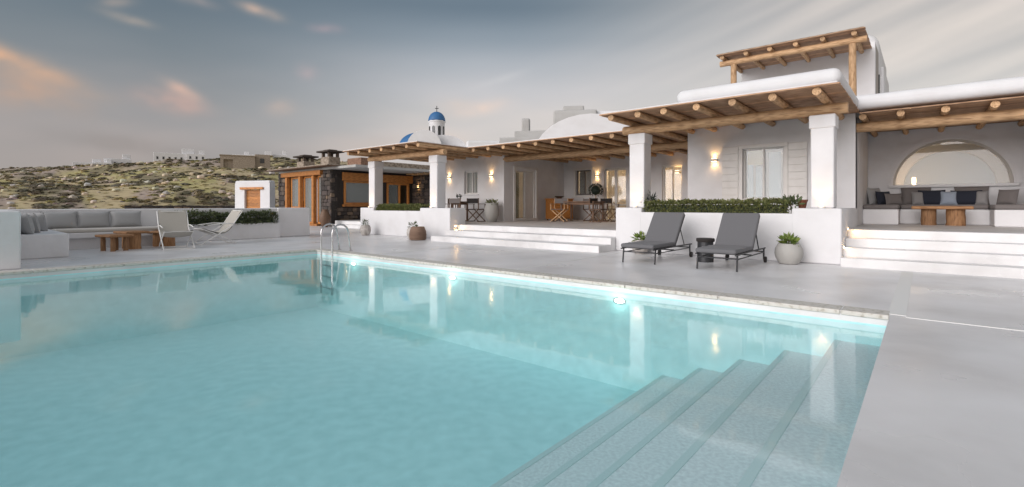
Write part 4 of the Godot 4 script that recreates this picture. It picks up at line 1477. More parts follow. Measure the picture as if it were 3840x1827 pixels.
func make_stone_building() -> void:
	var t := thing("stone_building", "dark stone outbuilding with timber doors and picture window", "house", Transform3D())
	var fr := 12.77
	# back and inner shells
	part(t, "core_wall", panel(5.7, 2.85, 0.3, [[1.0, 4.65, 0.0, 2.62]], at(-28.3, 0, fr + 0.06)), M.mortar)
	part(t, "core_wall", panel(4.75, 2.85, 0.3, [[0.42, 2.5, 1.12, 2.3], [3.0, 4.5, 0.3, 2.3]], facing_x(-22.66, 0, fr + 0.36)), M.mortar)
	part(t, "core_wall", block(-22.95, -20.4, 0, 2.75, 17.9, 18.2), M.mortar)
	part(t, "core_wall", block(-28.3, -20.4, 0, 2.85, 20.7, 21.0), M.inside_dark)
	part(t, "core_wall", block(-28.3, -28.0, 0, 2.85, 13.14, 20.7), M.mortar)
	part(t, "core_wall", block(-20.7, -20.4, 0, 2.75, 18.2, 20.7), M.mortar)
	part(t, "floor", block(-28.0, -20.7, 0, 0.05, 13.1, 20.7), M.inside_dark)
	part(t, "ceiling", block(-28.3, -20.4, 2.86, 2.98, 12.8, 21.0), M.plaster_old)
	# stones, one by one
	fill_stones(t, at(-23.5, 0, fr + 0.05), 0.88, 2.84, 0.27, 0.2, 71)
	fill_stones(t, facing_x(-22.66, 0, fr + 0.02), 0.36, 2.84, 0.2, 0.2, 72)
	fill_stones(t, at(-28.3, 0, fr + 0.05), 0.95, 2.84, 0.3, 0.24, 73)
	fill_stones(t, facing_x(-22.66, 0, fr + 0.4), 2.3, 0.95, 0.27, 0.19, 74)
	fill_stones(t, at(-22.6, 0.45, 17.9), 2.2, 2.25, 0.29, 0.21, 75)
	# timber front: posts, glazed doors, lintel
	var om: Array = M.orange
	for x in [-27.2, -25.68, -24.25]:
		part(t, "post", bmesh(Vector3(2.62, 0.2, 0.2), 0.02), om[1], Transform3D(Basis(Vector3(0, 0, 1), PI / 2), V(x, 1.31, fr + 0.02)))
	part(t, "lintel", bmesh(Vector3(4.3, 0.24, 0.26), 0.02), om[0], at(-25.5, 2.73, fr - 0.03))
	part(t, "door_sill", bmesh(Vector3(3.6, 0.1, 0.3), 0.015), om[0], at(-25.5, 0.05, fr + 0.02))
	for x in [-26.44, -24.96, -23.82]:
		var w := 0.58 if x > -24.0 else 1.2
		var f := part(t, "glazed_door", frame_mesh(w, 2.5, 0.09, 0.06, [], [0.85] if x < -26 else []), om[2], at(x, 0.1, fr + 0.16))
		part(f, "pane", bmesh(Vector3(w - 0.17, 2.33, 0.01)), M.glass, Transform3D(Basis(), Vector3(0, 1.25, -0.01)))
	part(t, "curtain", bmesh(Vector3(0.5, 2.3, 0.03)), M.fabric_light, at(-24.8, 1.3, fr + 0.4))
	part(t, "curtain", bmesh(Vector3(0.3, 2.3, 0.03)), M.fabric_blue, at(-23.8, 1.3, fr + 0.4))
	part(t, "curtain", bmesh(Vector3(0.55, 1.2, 0.03)), M.fabric_light, at(-26.4, 1.9, fr + 0.4))
	# picture window on the side
	var pw := part(t, "picture_window", frame_mesh(2.1, 1.2, 0.09, 0.1), om[1], Transform3D(Basis(Vector3.UP, PI / 2), V(-22.62, 1.11, 14.58)))
	part(pw, "pane", bmesh(Vector3(1.94, 1.04, 0.01)), M.glass, Transform3D(Basis(), Vector3(0, 0.6, -0.01)))
	part(pw, "sill_board", bmesh(Vector3(2.3, 0.12, 0.2), 0.015), om[0], Transform3D(Basis(), Vector3(0, -0.06, 0.06)))
	part(pw, "lintel_board", bmesh(Vector3(2.3, 0.42, 0.12), 0.015), om[1], Transform3D(Basis(), Vector3(0, 1.42, 0.03)))
	# the wide opening to the right of it
	var op := part(t, "sliding_door", frame_mesh(1.5, 2.0, 0.1, 0.12, [0.1], []), om[2], Transform3D(Basis(Vector3.UP, PI / 2), V(-22.64, 0.3, 16.88)))
	part(op, "pane", bmesh(Vector3(0.7, 1.8, 0.01)), M.glass, Transform3D(Basis(), Vector3(-0.35, 1.0, -0.01)))
	part(op, "lintel_board", bmesh(Vector3(2.6, 0.42, 0.12), 0.015), om[1], Transform3D(Basis(), Vector3(-0.1, 2.22, 0.03)))
	# eaves: boards and rafter ends
	for j in 5:
		part(t, "eaves_board", board_mesh(6.9, 0.16, 0.03), M.brown[j % 3], at(-25.4, 2.995 + 0.0, 12.3 + 0.165 * j))
	for k in 9:
		part(t, "rafter_end", log_mesh(0.75, 0.06, k % 3), M.wood[k % 3], at(-22.3, 2.92, 13.1 + 0.55 * k))
	part(t, "eaves_slab", block(-28.6, -21.95, 3.012, 3.065, 12.25, 20.9, 0.02), M.far_stone)
	for k in 5:
		part(t, "rafter_end", log_mesh(0.75, 0.055, k % 3), M.wood[k % 3], Transform3D(Basis(Vector3.UP, PI / 2), V(-22.3 + 0.5 * k, 2.82, 17.6)))
	part(t, "eaves_slab", block(-21.9, -20.1, 2.885, 2.95, 17.2, 20.8, 0.02), M.plaster_old)
	part(t, "parapet_wall", block(-23.6, -22.3, 3.066, 3.55, 14.3, 15.6, 0.04), M.tile)
	part(t, "parapet_wall", block(-22.9, -22.3, 3.066, 3.42, 15.65, 19.0, 0.04), M.far_stone)
	for q in [[-27.9, 14.2, 3.62], [-24.6, 13.9, 3.66]]:
		var ch := part(t, "chimney", block(q[0] - 0.42, q[0] + 0.42, 3.06, q[2], q[1] - 0.35, q[1] + 0.35, 0.05), M.far_stone)
		for sx in [-0.3, 0.3]:
			for sd in [-0.24, 0.24]:
				part(ch, "cap_leg", block(q[0] + sx - 0.07, q[0] + sx + 0.07, q[2], q[2] + 0.24, q[1] + sd - 0.07, q[1] + sd + 0.07, 0.02), M.stone[1])
		part(ch, "cap", block(q[0] - 0.6, q[0] + 0.6, q[2] + 0.24, q[2] + 0.33, q[1] - 0.5, q[1] + 0.5, 0.03), M.stone[0])
		part(ch, "cap_top", block(q[0] - 0.3, q[0] + 0.3, q[2] + 0.33, q[2] + 0.4, q[1] - 0.25, q[1] + 0.25, 0.03), M.stone[1])


func make_portal() -> void:
	var t := thing("gate_portal", "white rounded portal with orange plank door behind the left wall", "gate", Transform3D(Basis(Vector3.UP, 0.42), V(-31.55, -0.2, 12.65)))
	part(t, "wall", panel(2.62, 2.62, 0.45, [[0.72, 1.92, -0.01, 2.28]], Transform3D(Basis(), Vector3(-1.31, 0, 0))), M.plaster)
	var m := MB.new()
	m.rbox(Transform3D(Basis(), Vector3(0, 2.67, -0.225)), Vector3(2.64, 0.22, 0.47), 0.1, 4)
	part(t, "coping", m.mesh(), M.plaster)
	part(t, "lintel", bmesh(Vector3(1.72, 0.14, 0.16), 0.02), M.orange[2], Transform3D(Basis(), Vector3(0, 2.3, 0.03)))
	var dr := part(t, "door", bmesh(Vector3(1.19, 2.2, 0.04)), M.orange[0], Transform3D(Basis(), Vector3(0, 1.1, -0.2)))
	for k in 11:
		part(dr, "plank", bmesh(Vector3(1.19, 0.194, 0.03), 0.006), M.orange[k % 3], Transform3D(Basis(), Vector3(0, -1.0 + 0.2 * k, 0.03)))


func make_seating_corner() -> void:
	var t := thing("garden_wall", "long low white wall enclosing the left seating corner", "wall", Transform3D())
	part(t, "wall", block(-16.75, -16.36, 0, 0.96, 0.7, 8.4, 0.03), M.plaster)
	part(t, "wall", block(-19.0, -11.38, 0, 0.96, 0.62, 0.94, 0.03), M.plaster)
	part(t, "wall_end", block(-17.5, -16.3, 0, 0.97, 7.35, 8.45, 0.04), M.plaster)
	t = thing("shrub_planter", "low white masonry planter at the right of the seating corner", "planter", Transform3D())
	part(t, "front_wall", block(-16.3, -16.15, 0, 0.5, 4.3, 7.36, 0.02), M.plaster)
	part(t, "end_wall", block(-16.35, -15.9, 0, 0.5, 4.16, 4.3, 0.02), M.plaster)
	part(t, "soil", block(-16.37, -16.29, 0, 0.44, 4.31, 7.34), M.soil)
	hedge("shrub_row", "row of dark leafy shrubs in the low left planter", -16.6, -16.12, 0.46, 0.82, 4.3, 7.25, 3600, leaf_mesh(0.075, 0.045), M.leaf.shrub, 0.16, 31, "shrubs", true)
	t = thing("corner_bench", "built-in white masonry bench in the left seating corner", "bench", Transform3D())
	part(t, "seat_block", block(-16.36, -13.35, 0, 0.48, 0.945, 1.8, 0.025), M.plaster)
	part(t, "seat_block", block(-16.36, -15.25, 0.27, 0.40, 1.8, 4.15, 0.02), M.plaster)
	part(t, "seat_base", block(-16.36, -15.4, 0, 0.272, 1.8, 4.15), M.plaster)
	t = thing("seat_pad", "long pale seat pad on the built-in corner bench", "cushion", at(-15.8, 0.4, 2.97))
	var m := MB.new()
	m.rbox(Transform3D(Basis(), Vector3(0, 0.045, 0)), Vector3(1.06, 0.09, 2.3), 0.04, 3)
	part(t, "cover", m.mesh(), M.fabric_cream)
	var words := ["grey back cushion at the near corner of the bench", "second grey cushion from the bench's near corner", "third grey cushion from the bench's near corner", "fourth grey cushion along the bench wall", "fifth grey cushion along the bench wall", "grey cushion furthest right on the corner bench"]
	# leaning on the near wall, then along the back wall
	var spots := [[-13.75, 0.48, 1.18, 0.15], [-14.35, 0.48, 1.28, 0.35], [-15.1, 0.48, 1.42, 0.62], [-16.05, 0.49, 1.98, 1.5], [-16.07, 0.49, 2.62, 1.57], [-16.05, 0.49, 3.28, 1.6]]
	var c: MB
	for k in 6:
		var s: Array = spots[k]
		# the cushion's flat side looks along its own z; near-wall cushions look to the house, the others into the room
		var face_turn: float = PI + s[3] if k < 3 else PI / 2
		t = thing("back_cushion", words[k], "cushion", at(s[0], s[1], s[2], face_turn), "grey cushions on the corner bench")
		c = MB.new()
		c.cushion(Transform3D(Basis(Vector3.RIGHT, -0.22), Vector3(0, 0.2, 0)), Vector3(0.68, 0.44, 0.2), 12, 0.5)
		part(t, "cover", c.mesh(), M.fabric_light)
	slab_table("low_table", "larger low wooden table on four short legs by the bench", at(-14.35, 0, 2.72, 0.3), Vector2(0.62, 0.5), 0.38, 4)
	slab_table("low_table", "smaller low wooden table with round trunk legs behind the larger one", at(-14.75, 0, 3.12, 0.2), Vector2(0.66, 0.5), 0.43, 2)
	slab_table("low_table", "low wooden trunk table behind the crossed chair legs", at(-15.0, 0, 3.85, 0.9), Vector2(0.6, 0.5), 0.40, 2)
	sling_chair(at(-14.0, 0, 3.85, PI * 0.5 - 0.12), "sand coloured sling chair turned towards the tables")
	sling_chair(at(-14.85, 0, 4.95, 0.05), "pale sling chair seen from the side before the planter")


func slab_table(called: String, label: String, where: Transform3D, size: Vector2, h: float, legs: int) -> void:
	var t := thing(called, label, "table", where, "wooden tables in the seating corner")
	var m := MB.new()
	m.rbox(Transform3D(), Vector3(size.x, 0.06, size.y), 0.028, 3)
	part(t, "top", m.mesh(), M.trunk[1], Transform3D(Basis(), Vector3(0, h - 0.03, 0)))
	if legs == 4:
		for sx in [-1, 1]:
			for sz in [-1, 1]:
				part(t, "leg", log_mesh(h - 0.06, 0.05, 1), M.trunk[0], Transform3D(Basis(Vector3(0, 0, 1), PI / 2), Vector3(sx * (size.x / 2 - 0.12), (h - 0.06) / 2, sz * (size.y / 2 - 0.12))))
	else:
		for sx in [-1, 1]:
			part(t, "leg", log_mesh(h - 0.06, 0.13, 2), M.trunk[2], Transform3D(Basis(Vector3(0, 0, 1), PI / 2), Vector3(sx * (size.x / 2 - 0.18), (h - 0.06) / 2, 0)))


func sling_chair(where: Transform3D, label: String) -> void:
	# a low folding chair: two crossed side frames and a sling of cloth; it looks along its own +z
	var t := thing("sling_chair", label, "chair", where, "white sling chairs")
	for s in [-1.0, 1.0]:
		var x: float = s * 0.31
		var a := MB.new()
		a.tube(PackedVector3Array([Vector3(x, 0.012, 0.42), Vector3(x, 0.2, 0.12), Vector3(x, 0.5, -0.36), Vector3(x, 0.9, -0.62)]), 0.014, 8)
		part(t, "back_frame", a.mesh(), M.white_metal)
		a = MB.new()
		a.tube(PackedVector3Array([Vector3(x * 0.94, 0.012, -0.46), Vector3(x * 0.94, 0.2, -0.12), Vector3(x * 0.94, 0.42, 0.36)]), 0.014, 8)
		part(t, "seat_frame", a.mesh(), M.white_metal)
		a = MB.new()
		a.tube(PackedVector3Array([Vector3(x, 0.55, -0.4), Vector3(x, 0.56, -0.1), Vector3(x, 0.52, 0.25)]), 0.014, 8)
		part(t, "armrest", a.mesh(), M.white_metal)
	for p in [Vector3(0, 0.012, 0.42), Vector3(0, 0.012, -0.46), Vector3(0, 0.9, -0.62), Vector3(0, 0.42, 0.36)]:
		var a := MB.new()
		a.tube(PackedVector3Array([p - Vector3(0.305, 0, 0), p + Vector3(0.305, 0, 0)]), 0.013, 8)
		part(t, "cross_bar", a.mesh(), M.white_metal)
	var pts := [Vector2(0.37, 0.44), Vector2(0.2, 0.36), Vector2(0.0, 0.30), Vector2(-0.17, 0.30), Vector2(-0.29, 0.37), Vector2(-0.4, 0.52), Vector2(-0.52, 0.74), Vector2(-0.63, 0.92)]
	var m := MB.new()
	for off in [0.0, 0.018]:
		var base := m.v.size()
		for k in pts.size():
			var dv: Vector2 = pts[mini(k + 1, pts.size() - 1)] - pts[maxi(k - 1, 0)]
			var nn := Vector3(0, -dv.x, dv.y).normalized()
			for j in 7:
				var u := j / 6.0 * 2.0 - 1.0
				var sag := (1.0 - u * u) * 0.035
				m.put(Vector3(u * 0.29, pts[k].y, pts[k].x) + nn * (off - sag), nn if off > 0 else -nn)
		for k in pts.size() - 1:
			for j in 6:
				var q := base + k * 7 + j
				m.face(q, q + 1, q + 8)
				m.face(q, q + 8, q + 7)
	part(t, "sling", m.mesh(), M.fabric_sand)


# ---------------------------------------------------------------- things by the pool and on the terraces

func make_lounger() -> Node3D:
	# lies along the depth: feet towards the viewer, raised back towards the house; origin on the ground under its middle
	var t := thing("sun_lounger", "", "sun lounger", Transform3D(), "grey sun loungers by the planter")
	var w := 0.62
	var L := 1.86
	for s in [-1.0, 1.0]:
		var rail := MB.new()
		rail.tube(PackedVector3Array([Vector3(s * w / 2, 0.26, L / 2), Vector3(s * w / 2, 0.265, 0.0), Vector3(s * w / 2, 0.26, -L / 2)]), 0.015, 8)
		part(t, "side_rail", rail.mesh(), M.metal_dark)
		var low := MB.new()
		low.tube(PackedVector3Array([Vector3(s * w / 2, 0.19, L / 2 - 0.1), Vector3(s * w / 2, 0.19, -L / 2 + 0.12)]), 0.010, 6)
		part(t, "lower_rail", low.mesh(), M.metal_dark)
		var leg := MB.new()
		leg.tube(PackedVector3Array([Vector3(s * w / 2, 0.0, L / 2 - 0.06), Vector3(s * w / 2, 0.27, L / 2 - 0.1)]), 0.015, 8)
		part(t, "leg", leg.mesh(), M.metal_dark)
		leg = MB.new()
		leg.tube(PackedVector3Array([Vector3(s * w / 2, 0.055, -L / 2 + 0.1), Vector3(s * w / 2, 0.27, -L / 2 + 0.1)]), 0.015, 8)
		part(t, "leg", leg.mesh(), M.metal_dark)
		var wh := MB.new()
		wh.log(Vector3(s * (w / 2 + 0.005), 0.055, -L / 2 + 0.1), Vector3(s * (w / 2 + 0.045), 0.055, -L / 2 + 0.1), 0.055, 0.055, 18)
		var wheel := part(t, "wheel", wh.mesh(), M.fabric_black)
		wh = MB.new()
		wh.log(Vector3(s * (w / 2 + 0.003), 0.055, -L / 2 + 0.1), Vector3(s * (w / 2 + 0.05), 0.055, -L / 2 + 0.1), 0.02, 0.02, 10)
		part(wheel, "hub", wh.mesh(), M.metal_dark)
	for z in [L / 2 - 0.08, 0.0, -L / 2 + 0.1]:
		var cb := MB.new()
		cb.tube(PackedVector3Array([Vector3(-w / 2, 0.20, z), Vector3(w / 2, 0.20, z)]), 0.012, 6)
		part(t, "cross_bar", cb.mesh(), M.metal_dark)
	# slats under the pad, then pad in two pieces, the back one raised
	for k in 7:
		part(t, "slat", bmesh(Vector3(w - 0.02, 0.015, 0.06), 0.004), M.metal_dark, Transform3D(Basis(), Vector3(0, 0.268, L / 2 - 0.12 - 0.16 * k)))
	var seat := MB.new()
	seat.rbox(Transform3D(Basis(), Vector3(0, 0.315, L / 2 - 0.50)), Vector3(w + 0.02, 0.075, 1.04), 0.032, 3)
	var pad := part(t, "seat_pad", seat.mesh(), M.fabric_grey)
	for z in [0.28, 0.62]:
		part(pad, "seam", bmesh(Vector3(w + 0.024, 0.008, 0.012), 0.003), M.fabric_grey, Transform3D(Basis(), Vector3(0, 0.352, z)))
	var hinge := Vector3(0, 0.30, L / 2 - 1.02)
	var tilt := Basis(Vector3.RIGHT, deg_to_rad(50.0))  # turns -z (along the lounger) upwards
	var back := MB.new()
	back.rbox(Transform3D(tilt, hinge + tilt * Vector3(0, 0.04, -0.37)), Vector3(w + 0.02, 0.075, 0.76), 0.032, 3)
	part(t, "back_pad", back.mesh(), M.fabric_grey)
	var bf := MB.new()
	for s in [-1.0, 1.0]:
		bf.tube(PackedVector3Array([hinge + Vector3(s * 0.3, -0.02, 0), hinge + tilt * Vector3(s * 0.3, -0.015, -0.74)]), 0.013, 6)
	bf.tube(PackedVector3Array([hinge + tilt * Vector3(-0.3, -0.015, -0.74), hinge + tilt * Vector3(0.3, -0.015, -0.74)]), 0.013, 6)
	part(t, "back_frame", bf.mesh(), M.metal_dark)
	var prop := MB.new()
	for s in [-1.0, 1.0]:
		prop.tube(PackedVector3Array([hinge + tilt * Vector3(s * 0.27, -0.02, -0.45), Vector3(s * 0.27, 0.262, -L / 2 + 0.3)]), 0.010, 6)
	part(t, "back_support", prop.mesh(), M.metal_dark)
	return t


func round_pot(called: String, label: String, where: Transform3D, r: float, h: float, mat: Material, sides := 24) -> Node3D:
	var t := thing(called, label, "pot", where)
	var m := MB.new()
	m.lathe(Vector3.ZERO, PackedVector2Array([Vector2(0.001, 0.0), Vector2(r * 0.62, 0.0), Vector2(r * 0.72, 0.02), Vector2(r * 0.93, h * 0.3), Vector2(r, h * 0.52), Vector2(r * 0.95, h * 0.76), Vector2(r * 0.78, h * 0.95), Vector2(r * 0.72, h), Vector2(r * 0.64, h), Vector2(r * 0.64, h * 0.86)]), sides)
	part(t, "pot", m.mesh(), mat)
	m = MB.new()
	m.lathe(Vector3.ZERO, PackedVector2Array([Vector2(r * 0.66, h * 0.87), Vector2(0.001, h * 0.9)]), sides)
	part(t, "soil", m.mesh(), M.soil)
	return t


func pot_plant(label: String, where: Transform3D, radius: Vector3, count: int, leaf: Mesh, mat: Material, seed_: int, lift := 0.06) -> Node3D:
	var t := thing("potted_plant", label, "plant", where)
	var m := MB.new()
	m.log(Vector3(0, -0.05, 0), Vector3(0, lift + radius.y * 0.6, 0), 0.012, 0.008, 6)
	part(t, "stem", m.mesh(), M.brown[0])
	bush(t, "foliage", radius, lift, count, leaf, mat, seed_, 0.25)
	return t


func make_poolside() -> void:
	var lg := make_lounger()
	lg.set_meta("label", "grey padded sun lounger nearer the round pot")
	lg.transform = at(-2.57, 0, 9.05)
	copy(lg, at(-3.96, 0, 9.12), "grey padded sun lounger at the left end of the planter")
	# dark side table between them
	var t := thing("side_table", "small black drum side table between the two loungers", "table", at(-3.12, 0, 9.3).scaled_local(Vector3(0.74, 1.0, 0.74)))
	var m := MB.new()
	m.lathe(Vector3.ZERO, PackedVector2Array([Vector2(0.001, 0.44), Vector2(0.21, 0.44), Vector2(0.22, 0.425), Vector2(0.22, 0.38), Vector2(0.19, 0.37)]), 24)
	part(t, "top", m.mesh(), M.fabric_black)
	m = MB.new()
	m.lathe(Vector3.ZERO, PackedVector2Array([Vector2(0.19, 0.0), Vector2(0.195, 0.02), Vector2(0.19, 0.371)]), 24)
	part(t, "drum", m.mesh(), M.metal_dark)
	var fat := leaf_mesh(0.10, 0.045, 0.3)
	round_pot("plant_pot", "round grey concrete pot right of the loungers", at(-1.86, 0, 9.93), 0.23, 0.37, M.pot_grey)
	pot_plant("bright green succulent in the round grey pot by the loungers", at(-1.86, 0.33, 9.93), Vector3(0.13, 0.1, 0.13), 150, fat, M.leaf.succulent, 41)
	round_pot("plant_pot", "pale pot half hidden behind the left lounger", at(-4.75, 0, 10.0), 0.19, 0.3, M.pot_white)
	pot_plant("small green succulent behind the left lounger", at(-4.75, 0.27, 10.0), Vector3(0.13, 0.1, 0.13), 90, fat, M.leaf.succulent, 42)
	round_pot("plant_pot", "pale round pot at the left end of the left planter", at(-15.0, 0, 9.8), 0.19, 0.36, M.pot_white)
	pot_plant("small dark sprig in the pot at the planter's left end", at(-15.0, 0.32, 9.8), Vector3(0.10, 0.13, 0.10), 60, leaf_mesh(0.09, 0.03), M.leaf.shrub, 43, 0.12)
	round_pot("plant_pot", "pale pot beside the brown woven basket", at(-12.3, 0, 9.75), 0.2, 0.36, M.pot_white)
	pot_plant("small round green plant in the pot beside the basket", at(-12.3, 0.32, 9.75), Vector3(0.13, 0.13, 0.13), 80, leaf_mesh(0.07, 0.03), M.leaf.shrub, 44, 0.1)
	# woven basket: turned wall plus rings of cane
	t = thing("woven_basket", "brown woven basket in front of the left planter", "basket", at(-11.75, 0, 9.5).scaled_local(Vector3.ONE * 0.78))
	m = MB.new()
	m.lathe(Vector3.ZERO, PackedVector2Array([Vector2(0.001, 0.0), Vector2(0.27, 0.0), Vector2(0.32, 0.1), Vector2(0.31, 0.35), Vector2(0.25, 0.52), Vector2(0.23, 0.52), Vector2(0.28, 0.34), Vector2(0.28, 0.05), Vector2(0.001, 0.03)]), 24)
	part(t, "wall", m.mesh(), M.basket)
	for k in 9:
		var y := 0.04 + 0.056 * k
		var rr := 0.275 + 0.05 * sin(PI * clampf((y + 0.12) / 0.62, 0, 1)) - 0.035 * maxf(0.0, y - 0.3) / 0.2
		var ring := PackedVector3Array()
		for j in 25:
			ring.append(Vector3(cos(TAU * j / 24.0) * rr, y + 0.006 * sin(j * PI), sin(TAU * j / 24.0) * rr))
		m = MB.new()
		m.tube(ring, 0.02, 6)
		part(t, "cane_ring", m.mesh(), M.basket)
	# tall dark urn at the stone corner
	t = thing("urn", "dark clay urn standing by the stone corner", "urn", at(-22.1, 0, 12.2))
	m = MB.new()
	m.lathe(Vector3.ZERO, PackedVector2Array([Vector2(0.001, 0), Vector2(0.13, 0), Vector2(0.24, 0.3), Vector2(0.26, 0.5), Vector2(0.18, 0.72), Vector2(0.12, 0.8), Vector2(0.17, 0.86), Vector2(0.14, 0.86), Vector2(0.1, 0.78)]), 20)
	part(t, "body", m.mesh(), M.brown[1])
	# pool ladder: two hoops from the deck into the water, treads between them
	t = thing("pool_ladder", "chrome pool ladder with two curved handrails", "ladder", at(-10.3, 0, PD1))
	for s in [-1.0, 1.0]:
		var pts := PackedVector3Array([Vector3(s * 0.24, -0.95, 0.14), Vector3(s * 0.24, 0.3, 0.14)])
		for k in 9:
			var a := PI * k / 8.0
			pts.append(Vector3(s * 0.24, 0.42 + sin(a) * 0.2, -0.06 + cos(a) * 0.2))
		pts.append(Vector3(s * 0.24, 0.0, -0.32))
		m = MB.new()
		m.tube(pts, 0.021, 10)
		part(t, "handrail", m.mesh(), M.chrome)
		m = MB.new()
		m.log(Vector3(s * 0.24, 0.0, -0.32), Vector3(s * 0.24, 0.015, -0.32), 0.045, 0.04, 14)
		part(t, "foot_plate", m.mesh(), M.chrome)
	for k in 3:
		part(t, "tread", bmesh(Vector3(0.46, 0.025, 0.08), 0.006), M.chrome, Transform3D(Basis(), Vector3(0, -0.3 - 0.25 * k, 0.14)))
	# hedges in the two planters
	var small := leaf_mesh(0.05, 0.028)
	hedge("clipped_hedge", "clipped green hedge in the planter behind the loungers", -4.83, -1.95, 0.85, 1.14, 10.36, 10.86, 6500, small, M.leaf.hedge, 0.075, 51)
	hedge("clipped_hedge", "low green hedge in the left planter between columns", -15.15, -12.65, 0.82, 1.06, 10.36, 10.86, 4200, leaf_mesh(0.06, 0.034), M.leaf.hedge, 0.06, 52)
	t = thing("flower_pot", "terracotta flower pot at the right end of the hedge", "pot", at(-1.78, 1.0, 10.72))
	m = MB.new()
	m.lathe(Vector3.ZERO, PackedVector2Array([Vector2(0.001, 0), Vector2(0.06, 0), Vector2(0.085, 0.13), Vector2(0.095, 0.13), Vector2(0.095, 0.16), Vector2(0.08, 0.16), Vector2(0.075, 0.12)]), 18)
	part(t, "pot", m.mesh(), M.terracotta)
	pot_plant("grey green leafy plant beside the terracotta pot", at(-1.95, 1.02, 10.6), Vector3(0.18, 0.16, 0.16), 130, leaf_mesh(0.1, 0.045), M.leaf.shrub, 45, 0.05)
	pot_plant("thin spiky plant at the left end of the hedge", at(-4.78, 1.0, 10.6), Vector3(0.09, 0.17, 0.09), 50, leaf_mesh(0.17, 0.02, 0.5), M.leaf.dark, 46, 0.12)


func director_chair(where: Transform3D, label: String, wood: Material, cloth: Material) -> Node3D:
	# folding chair with crossed legs; it looks along its own +z
	var t := thing("director_chair", label, "chair", where, "folding chairs on the terrace")
	for z in [-0.2, 0.2]:
		for s in [-1.0, 1.0]:
			var d: Vector3 = Vector3(s * 0.25, 0.44, z) - Vector3(-s * 0.25, 0.02, z)
			part(t, "crossed_leg", bmesh(Vector3(d.length(), 0.035, 0.022), 0.005), wood, Transform3D(Basis(Vector3(0, 0, 1), atan2(d.y, d.x)), Vector3(0, 0.23, z + s * 0.013)))
	for s in [-1.0, 1.0]:
		part(t, "foot_bar", bmesh(Vector3(0.5, 0.03, 0.035), 0.005), wood, Transform3D(Basis(Vector3.UP, PI / 2), Vector3(s * 0.25, 0.015, 0)))
		part(t, "seat_bar", bmesh(Vector3(0.5, 0.03, 0.035), 0.005), wood, Transform3D(Basis(Vector3.UP, PI / 2), Vector3(s * 0.255, 0.45, 0)))
		part(t, "arm_post", bmesh(Vector3(0.2, 0.03, 0.03), 0.005), wood, Transform3D(Basis(Vector3(0, 0, 1), PI / 2), Vector3(s * 0.265, 0.55, 0.19)))
		part(t, "back_post", bmesh(Vector3(0.42, 0.03, 0.03), 0.005), wood, Transform3D(Basis(Vector3(0, 0, 1), PI / 2), Vector3(s * 0.265, 0.66, -0.2)))
		part(t, "arm", bmesh(Vector3(0.48, 0.022, 0.05), 0.006), wood, Transform3D(Basis(Vector3.UP, PI / 2), Vector3(s * 0.265, 0.655, 0.0)))
	part(t, "seat", bmesh(Vector3(0.5, 0.02, 0.42), 0.006), cloth, Transform3D(Basis(), Vector3(0, 0.462, 0)))
	part(t, "back", bmesh(Vector3(0.54, 0.18, 0.03), 0.01), cloth, Transform3D(Basis(), Vector3(0, 0.77, -0.2)))
	return t


func wood_table(where: Transform3D, label: String, size: Vector2, wood: Material) -> void:
	var t := thing("dining_table", label, "table", where, "wooden dining tables")
	part(t, "top", bmesh(Vector3(size.x, 0.045, size.y), 0.01), wood, Transform3D(Basis(), Vector3(0, 0.73, 0)))
	for sx in [-1, 1]:
		for sz in [-1, 1]:
			part(t, "leg", bmesh(Vector3(0.707, 0.06, 0.06), 0.008), wood, Transform3D(Basis(Vector3(0, 0, 1), PI / 2), Vector3(sx * (size.x / 2 - 0.06), 0.3535, sz * (size.y / 2 - 0.06))))
	part(t, "apron", bmesh(Vector3(size.x - 0.14, 0.08, size.y - 0.14), 0.005), wood, Transform3D(Basis(), Vector3(0, 0.665, 0)))


